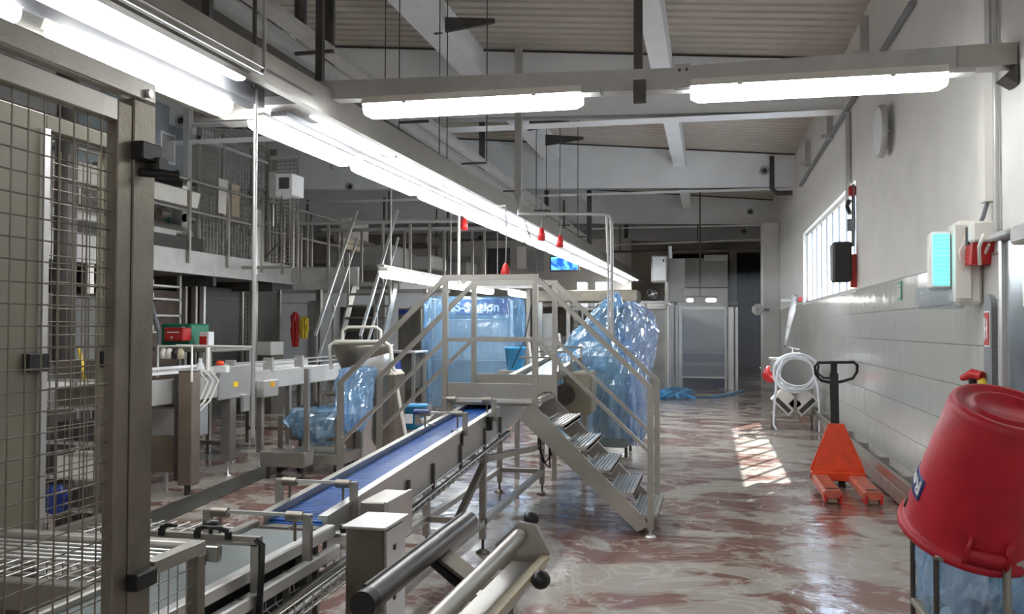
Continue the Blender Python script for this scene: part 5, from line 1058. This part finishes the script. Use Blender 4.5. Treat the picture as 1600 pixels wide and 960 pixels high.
# rear rooms
t = thing('rear_white_wall', 'white partition wall with dark doorways beyond the staircase', 'partition', (-8, 21, 0))
a = at(430, 500, Y=21); b1 = at(690, 500, Y=21)
MB().box(-15, b1.x, 21, 21.15, 0, 2.45).build('partition_panel', WHT, t)
for i, (pa, pb, pt) in enumerate(((532, 583, 480), (586, 601, 462), (483, 498, 470), (640, 665, 480), (384, 430, 455))):
    x0, x1 = at(pa, 500, Y=20.98).x, at(pb, 500, Y=20.98).x; z = at(560, pt, Y=20.98).z
    MB().box(x0, x1, 20.96, 21.0, 0, z).build('dark_opening', [DPN, MID, MID, MID, MID][i], t)
MB().box(-14, b1.x+.1, 20.9, 21.4, 2.45, 2.56).build('partition_cap', SW, t)
t = thing('upper_back_room', 'upper level back room with dark window openings above the rear machines', 'room', (-5, 28, 3))
a = at(755, 385, Y=28); b1 = at(900, 385, Y=28)
MB().box(-12, -2.4, 28, 28.2, 2.4, 4.4).build('front_wall', mat('back_room_paint', (.42, .40, .36), .8, 0, .1, 2), t)
for pa, pb, y0_, y1_, mm_ in ((762, 797, 388, 428, DPN), (808, 822, 386, 420, WPL), (826, 850, 392, 425, MID), (700, 750, 400, 430, MID)):
    x0, x1 = at(pa, 400, Y=27.98).x, at(pb, 400, Y=27.98).x; MB().box(x0, x1, 27.96, 28, at(800, y1_, Y=28).z, at(800, y0_, Y=28).z).build('window_opening', mm_, t)
MB().box(-12, -1.2, 27.5, 28.2, 2.25, 2.4).build('floor_edge', SW, t); 
for x in (-11, -7, -4.2, -1.4): MB().box(x, x+.15, 27.9, 28.05, 0, 2.25).build('column', ST, t)
# red extinguishers etc near staircase
for i, (px, py, h_, mm_, nm, lb, cat) in enumerate(((461, 515, .72, REDD, 'red_coat', 'red protective suit hanging left of the staircase', 'clothing'), (466, 512, .45, YEL, 'yellow_coat', 'yellow cloth hanging beside the red suit', 'clothing'))):
    a = at(px+ (0 if i == 0 else 9), py, Y=17.0); m = film(nm, [(a.x, 17, a.z-h_/2, .05, .05, 0), (a.x, 17, a.z, .08, .06, 0), (a.x, 17, a.z+h_*.4, .07, .05, 0), (a.x, 17, a.z+h_/2, .03, .02, 0)], mm_, None, 20+i, .02, 24, 3, (a.x, 17, a.z-h_/2)); tag(m, lb, cat)
t = thing('coat_rail', 'steel rail holding the hanging red suit left of the staircase', 'rail', (-7.6, 17, 2.0)); a = at(450, 480, Y=17); MB().tube([(a.x-.3, 17, 0), (a.x-.3, 17, a.z+.08), (a.x+.6, 17, a.z+.08), (a.x+.6, 17, 0)], .02, 8).build('rail', ST, t)
for px, py, w_, h_, Y, nm, lb, mm_ in ((405, 500, .5, 1.2, 17.5, 'grey_locker', 'pale grey locker under the mezzanine left of the red suit', SW), (412, 545, .3, .25, 15.2, 'white_carton', 'small white carton behind the packing conveyor below the stairs', WPL), (640, 520, .5, 1.0, 17.5, 'steel_oven', 'dark steel oven cabinet with blue label left of the wrapped station', SD)):
    a = at(px, py, Y=Y); tt = thing(nm, lb, 'cabinet', (a.x, Y, 0)); MB().box(a.x-w_/2, a.x+w_/2, Y, Y+.5, a.z-h_/2, a.z+h_/2, .01).build('body', mm_, tt); MB().box(a.x-w_/2, a.x+w_/2, Y+.02, Y+.48, 0, max(.02, a.z-h_/2)).build('plinth', SD, tt)
    if nm == 'steel_oven': MB().box(a.x-w_/2+.02, a.x, Y-.01, Y, a.z+h_/2-.12, a.z+h_/2-.03).build('blue_label', NAVY, tt)
t = thing('side_bench', 'dark steel side bench left of the wrapped station', 'bench', (-5.6, 14.5, 0)); a = at(590, 548, Y=14.5); b1 = at(655, 548, Y=14.5)
MB().box(a.x, b1.x, 14.3, 15.0, a.z-.04, a.z, .01).build('top', SL, t); MB().box(a.x+.1, b1.x-.1, 14.4, 15, .55, a.z-.04).build('drawer_block', DPN, t)
for x in (a.x+.05, b1.x-.05):
    for yy in (14.35, 14.95): MB().bar((x, yy, 0), (x, yy, a.z-.04), .05).build('leg', ST, t)
o = MB().tube([at(615, 562, Y=14.2), at(618, 590, Y=14.2), at(612, 640, Y=14.2)], [.12, .12, .06], 12).build('blue_bag', NAVY, None, tuple(at(612, 640, Y=14.2))); tag(o, 'dark blue bag hanging right of the tilting vessel', 'bag')

# ================================================================ CAGE AT LEFT
CX = -1.5
t = thing('guard_cage', 'rusty stainless steel mesh guard door and post filling the left edge', 'guard', (CX, 2.1, 0))
MB().box(CX-.05, CX, 2.105, 2.20, 0, 2.21, .003).build('post', SD, t)
MB().box(CX-.045, CX+.0, 1.0, 2.20, 2.215, 2.27, .003).build('header_beam', ST, t)
MB().box(CX-.04, CX-.005, 2.045, 2.105, .02, 2.19, .003).build('door_stile', SD, t); MB().box(CX-.04, CX-.005, 1.0, 2.045, 2.135, 2.195, .003).build('door_rail', ST, t)
for i in range(21): y_ = 1.05+.05*i; MB().tube([(CX-.02, y_, .02), (CX-.02, y_, 2.15)], .0022, 5, False).build('mesh_wire', SD, t)
for i in range(42): z = .05+.05*i; MB().tube([(CX-.024, 1.0, z), (CX-.024, 2.06, z)], .0022, 5, False).build('mesh_wire', SD, t)
MB().box(CX-.02, CX+.03, 2.10, 2.19, 2.045, 2.095, .004).build('latch', BK, t); MB().box(CX+.0, CX+.04, 2.16, 2.20, 2.03, 2.06).build('latch_tongue', DK, t)
MB().tube([(CX+.0, 2.13, 2.015), (CX+.055, 2.20, 2.017), (CX+.065, 2.21, 2.018)], [.012, .012, .016], 10).build('bolt_handle', BK, t)
MB().tube([(CX+.004, 2.16, 2.235), (CX+.012, 2.16, 2.235)], .012, 10).build('header_bolt', SL, t)
MB().box(CX-.01, CX+.03, 2.10, 2.19, .90, .945, .004).build('lower_latch', BK, t)
# beige booth behind the cage
t = thing('robot_booth', 'beige panelled booth with mesh door seen through the guard cage', 'booth', (-2.9, 4, 0))
BX = -2.9
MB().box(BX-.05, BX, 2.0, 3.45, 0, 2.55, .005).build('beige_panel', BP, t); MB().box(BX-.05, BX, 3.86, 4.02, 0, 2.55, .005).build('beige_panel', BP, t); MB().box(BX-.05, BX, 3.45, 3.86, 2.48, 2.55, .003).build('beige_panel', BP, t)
MB().box(BX-.02, BX+.02, 3.41, 3.45, 0, 2.48).build('door_stile', SL, t); MB().box(BX-.02, BX+.02, 3.98, 4.02, 0, 2.40).build('door_stile', CREAM, t)
for i in range(9): y_ = 3.45+.051*i; MB().tube([(BX-.01, y_, .02), (BX-.01, y_, 2.4)], .003, 5, False).build('mesh_wire', SD, t)
for i in range(39): z = .06+.06*i; MB().tube([(BX-.006, 3.45, z), (BX-.006, 3.86, z)], .003, 5, False).build('mesh_wire', SD, t)
for y_ in (3.42, 3.92): MB().box(BX, BX+.04, y_-.10, y_+.02, 1.40, 1.48, .004).build('lock_block', BK, t)
MB().box(BX, BX+.05, 3.86, 3.97, 2.15, 2.27, .004).build('lock_block', BK, t)
t = thing('air_pipe', 'dark vertical round duct seen through the mesh of the booth', 'duct', (-4.2, 6, 1.3)); a = at(101, 450, Y=6.2)
MB().lathe([(.001, -.06), (.05, -.03), (.085, .02), (.085, 1.1), (.085, 4.3)], c=(a.x, 6.2, 1.3), n=16).build('duct', DK, t)
t = thing('white_strip_curtain', 'bright white sheet curtain seen through the booth mesh', 'curtain', (-7.4, 9.6, 0)); a = at(115, 480, Y=9.6); b1 = at(185, 480, Y=9.6)
for i in range(6): x = a.x+(b1.x-a.x)*i/6; MB().box(x+.006, x+(b1.x-a.x)/6-.006, 9.6+.02*(i % 2), 9.61+.02*(i % 2), 1.0, 1.95).build('strip', WHT, t)
MB().box(a.x-.05, b1.x+.05, 9.58, 9.66, 1.95, 2.0).build('rail', ST, t)
for x in (a.x-.03, b1.x+.03): MB().box(x-.02, x+.02, 9.6, 9.64, 0, 1.95).build('post', ST, t)
t = thing('tray_rack', 'rack of steel trays with bright front edges inside the booth', 'rack', (-4.4, 6, 0)); a = at(120, 600, Y=5.6)
for z in (.05, .27, .5, .75, 1.0, 1.2): MB().box(-4.72, -4.19, 5.6, 6.0, z, z+.015).build('tray', SL, t); MB().box(-4.68, -4.22, 5.7, 6.0, z+.015, z+.15).build('tray_load', [DPN, SD, WPL, DK, SD][int(z*4) % 5], t)
for x in (-4.74, -4.19):
    for yy in (5.6, 5.97): MB().box(x, x+.02, yy, yy+.03, 0, 1.35).build('side_frame', ST, t)
o = MB().tube([(a.x+.02, 5.59, 1.46), (a.x+.06, 5.59, 1.28), (a.x+.07, 5.59, 1.21)], .012, 6).build('yellow_strap', YEL, None, (a.x, 5.5, 1.25)); tag(o, 'thin yellow strap seen through the mesh on the tray rack', 'strap')
t = thing('wire_belt_table', 'open wire grid belt table at the bottom behind the cage', 'table', (-2.4, 3.2, .6))
m = MB()
for i in range(14): MB().tube([(-2.75, 2.75+.07*i, .70), (-1.98, 2.75+.07*i, .70)], .005, 6).build('grid_bar', SL, t)
for i in range(12): MB().tube([(-2.72+.066*i, 2.7, .706), (-2.72+.066*i, 3.7, .706)], .0035, 5).build('grid_bar', SL, t)
MB().box(-2.8, -1.97, 2.66, 2.72, .62, .72, .005).build('edge_bar', ST, t); MB().box(-2.8, -2.76, 2.7, 3.75, .62, .72).build('edge_bar', ST, t); MB().box(-2.02, -1.98, 2.72, 3.75, .62, .69).build('edge_bar', ST, t)
for x, yy in ((-2.78, 2.7), (-2.0, 2.7), (-2.78, 3.7), (-2.0, 3.7)): MB().bar((x, yy, 0), (x, yy, .62), .05).build('leg', ST, t)
MB().box(-2.7, -2.1, 3.0, 3.4, .42, .55, .02).build('drive_box', SD, t)
p = at(88, 775, Y=5.56); m = film('blue_cloth', [(p.x, 5.56, p.z-.12, .06, .05, 0), (p.x, 5.56, p.z, .09, .06, 0), (p.x, 5.56, p.z+.08, .03, .03, 0)], NAVY, None, 31, .015, 20, 3, (p.x, 5.56, p.z-.12)); tag(m, 'small blue cloth hanging behind the cage mesh', 'cloth')
t = thing('left_machine', 'large dark machine block with pipes at far left behind the booth', 'machine', (-7, 6.5, 0))
MB().box(-9, -6.6, 5.6, 8.6, 0, 1.0, .03).build('base', DPN, t); MB().box(-9.4, -8.4, 7.0, 9.2, 2.75, 4.2, .03).build('upper_block', DPN, t)
for i in range(5): MB().tube([(-7.2+.15*i, 5.8, 1.0), (-7.2+.15*i, 5.8, 1.4), (-7.1+.15*i, 6.5, 1.5)], .03, 8).build('pipe', [ST, SD][i % 2], t)

# ================================================================ STEAM
def vol(name, mb, dens, label, parent=None, col=(.9, .93, 1), sc=1.2, lo=.35, fall=None):
    m = bpy.data.materials.new(name); m.use_nodes = True; nt = m.node_tree
    for n in list(nt.nodes): nt.nodes.remove(n)
    o_ = N(nt, 'ShaderNodeOutputMaterial'); v = N(nt, 'ShaderNodeVolumeScatter'); v.inputs[0].default_value = (*col, 1); v.inputs['Anisotropy'].default_value = .2
    tc = N(nt, 'ShaderNodeTexCoord'); no = N(nt, 'ShaderNodeTexNoise'); no.inputs['Scale'].default_value = sc; no.inputs['Detail'].default_value = 2; nt.links.new(tc.outputs['Object'], no.inputs[0])
    mr = N(nt, 'ShaderNodeMapRange'); mr.inputs[1].default_value = lo; mr.inputs[2].default_value = .7; mr.inputs[3].default_value = 0; mr.inputs[4].default_value = dens
    nt.links.new(no.outputs[0], mr.inputs[0]); nt.links.new(mr.outputs[0], v.inputs[1]); nt.links.new(v.outputs[0], o_.inputs[1])
    o = mb.build(name, m, None, mb.v[0]); tag(o, label, 'steam', None, 'stuff'); return o
a = Vector((1.50, 16.9, 2.2)); b1 = Vector((1.2, 15.5, 1.3))
vol('water_spray', MB().tube([a, a.lerp(b1, .3), b1], [.02, .06, .015], 20), 5.0, 'bright plume of water spray rising from the lance above the hose trolley', sc=5, lo=.28)
vol('steam_cloud', MB().box(-.9, XW-.02, 16.5, 23.5, .02, 2.6), .075, 'thin steam drifting across the far end of the hall by the tiled wall', sc=.5, lo=.30)
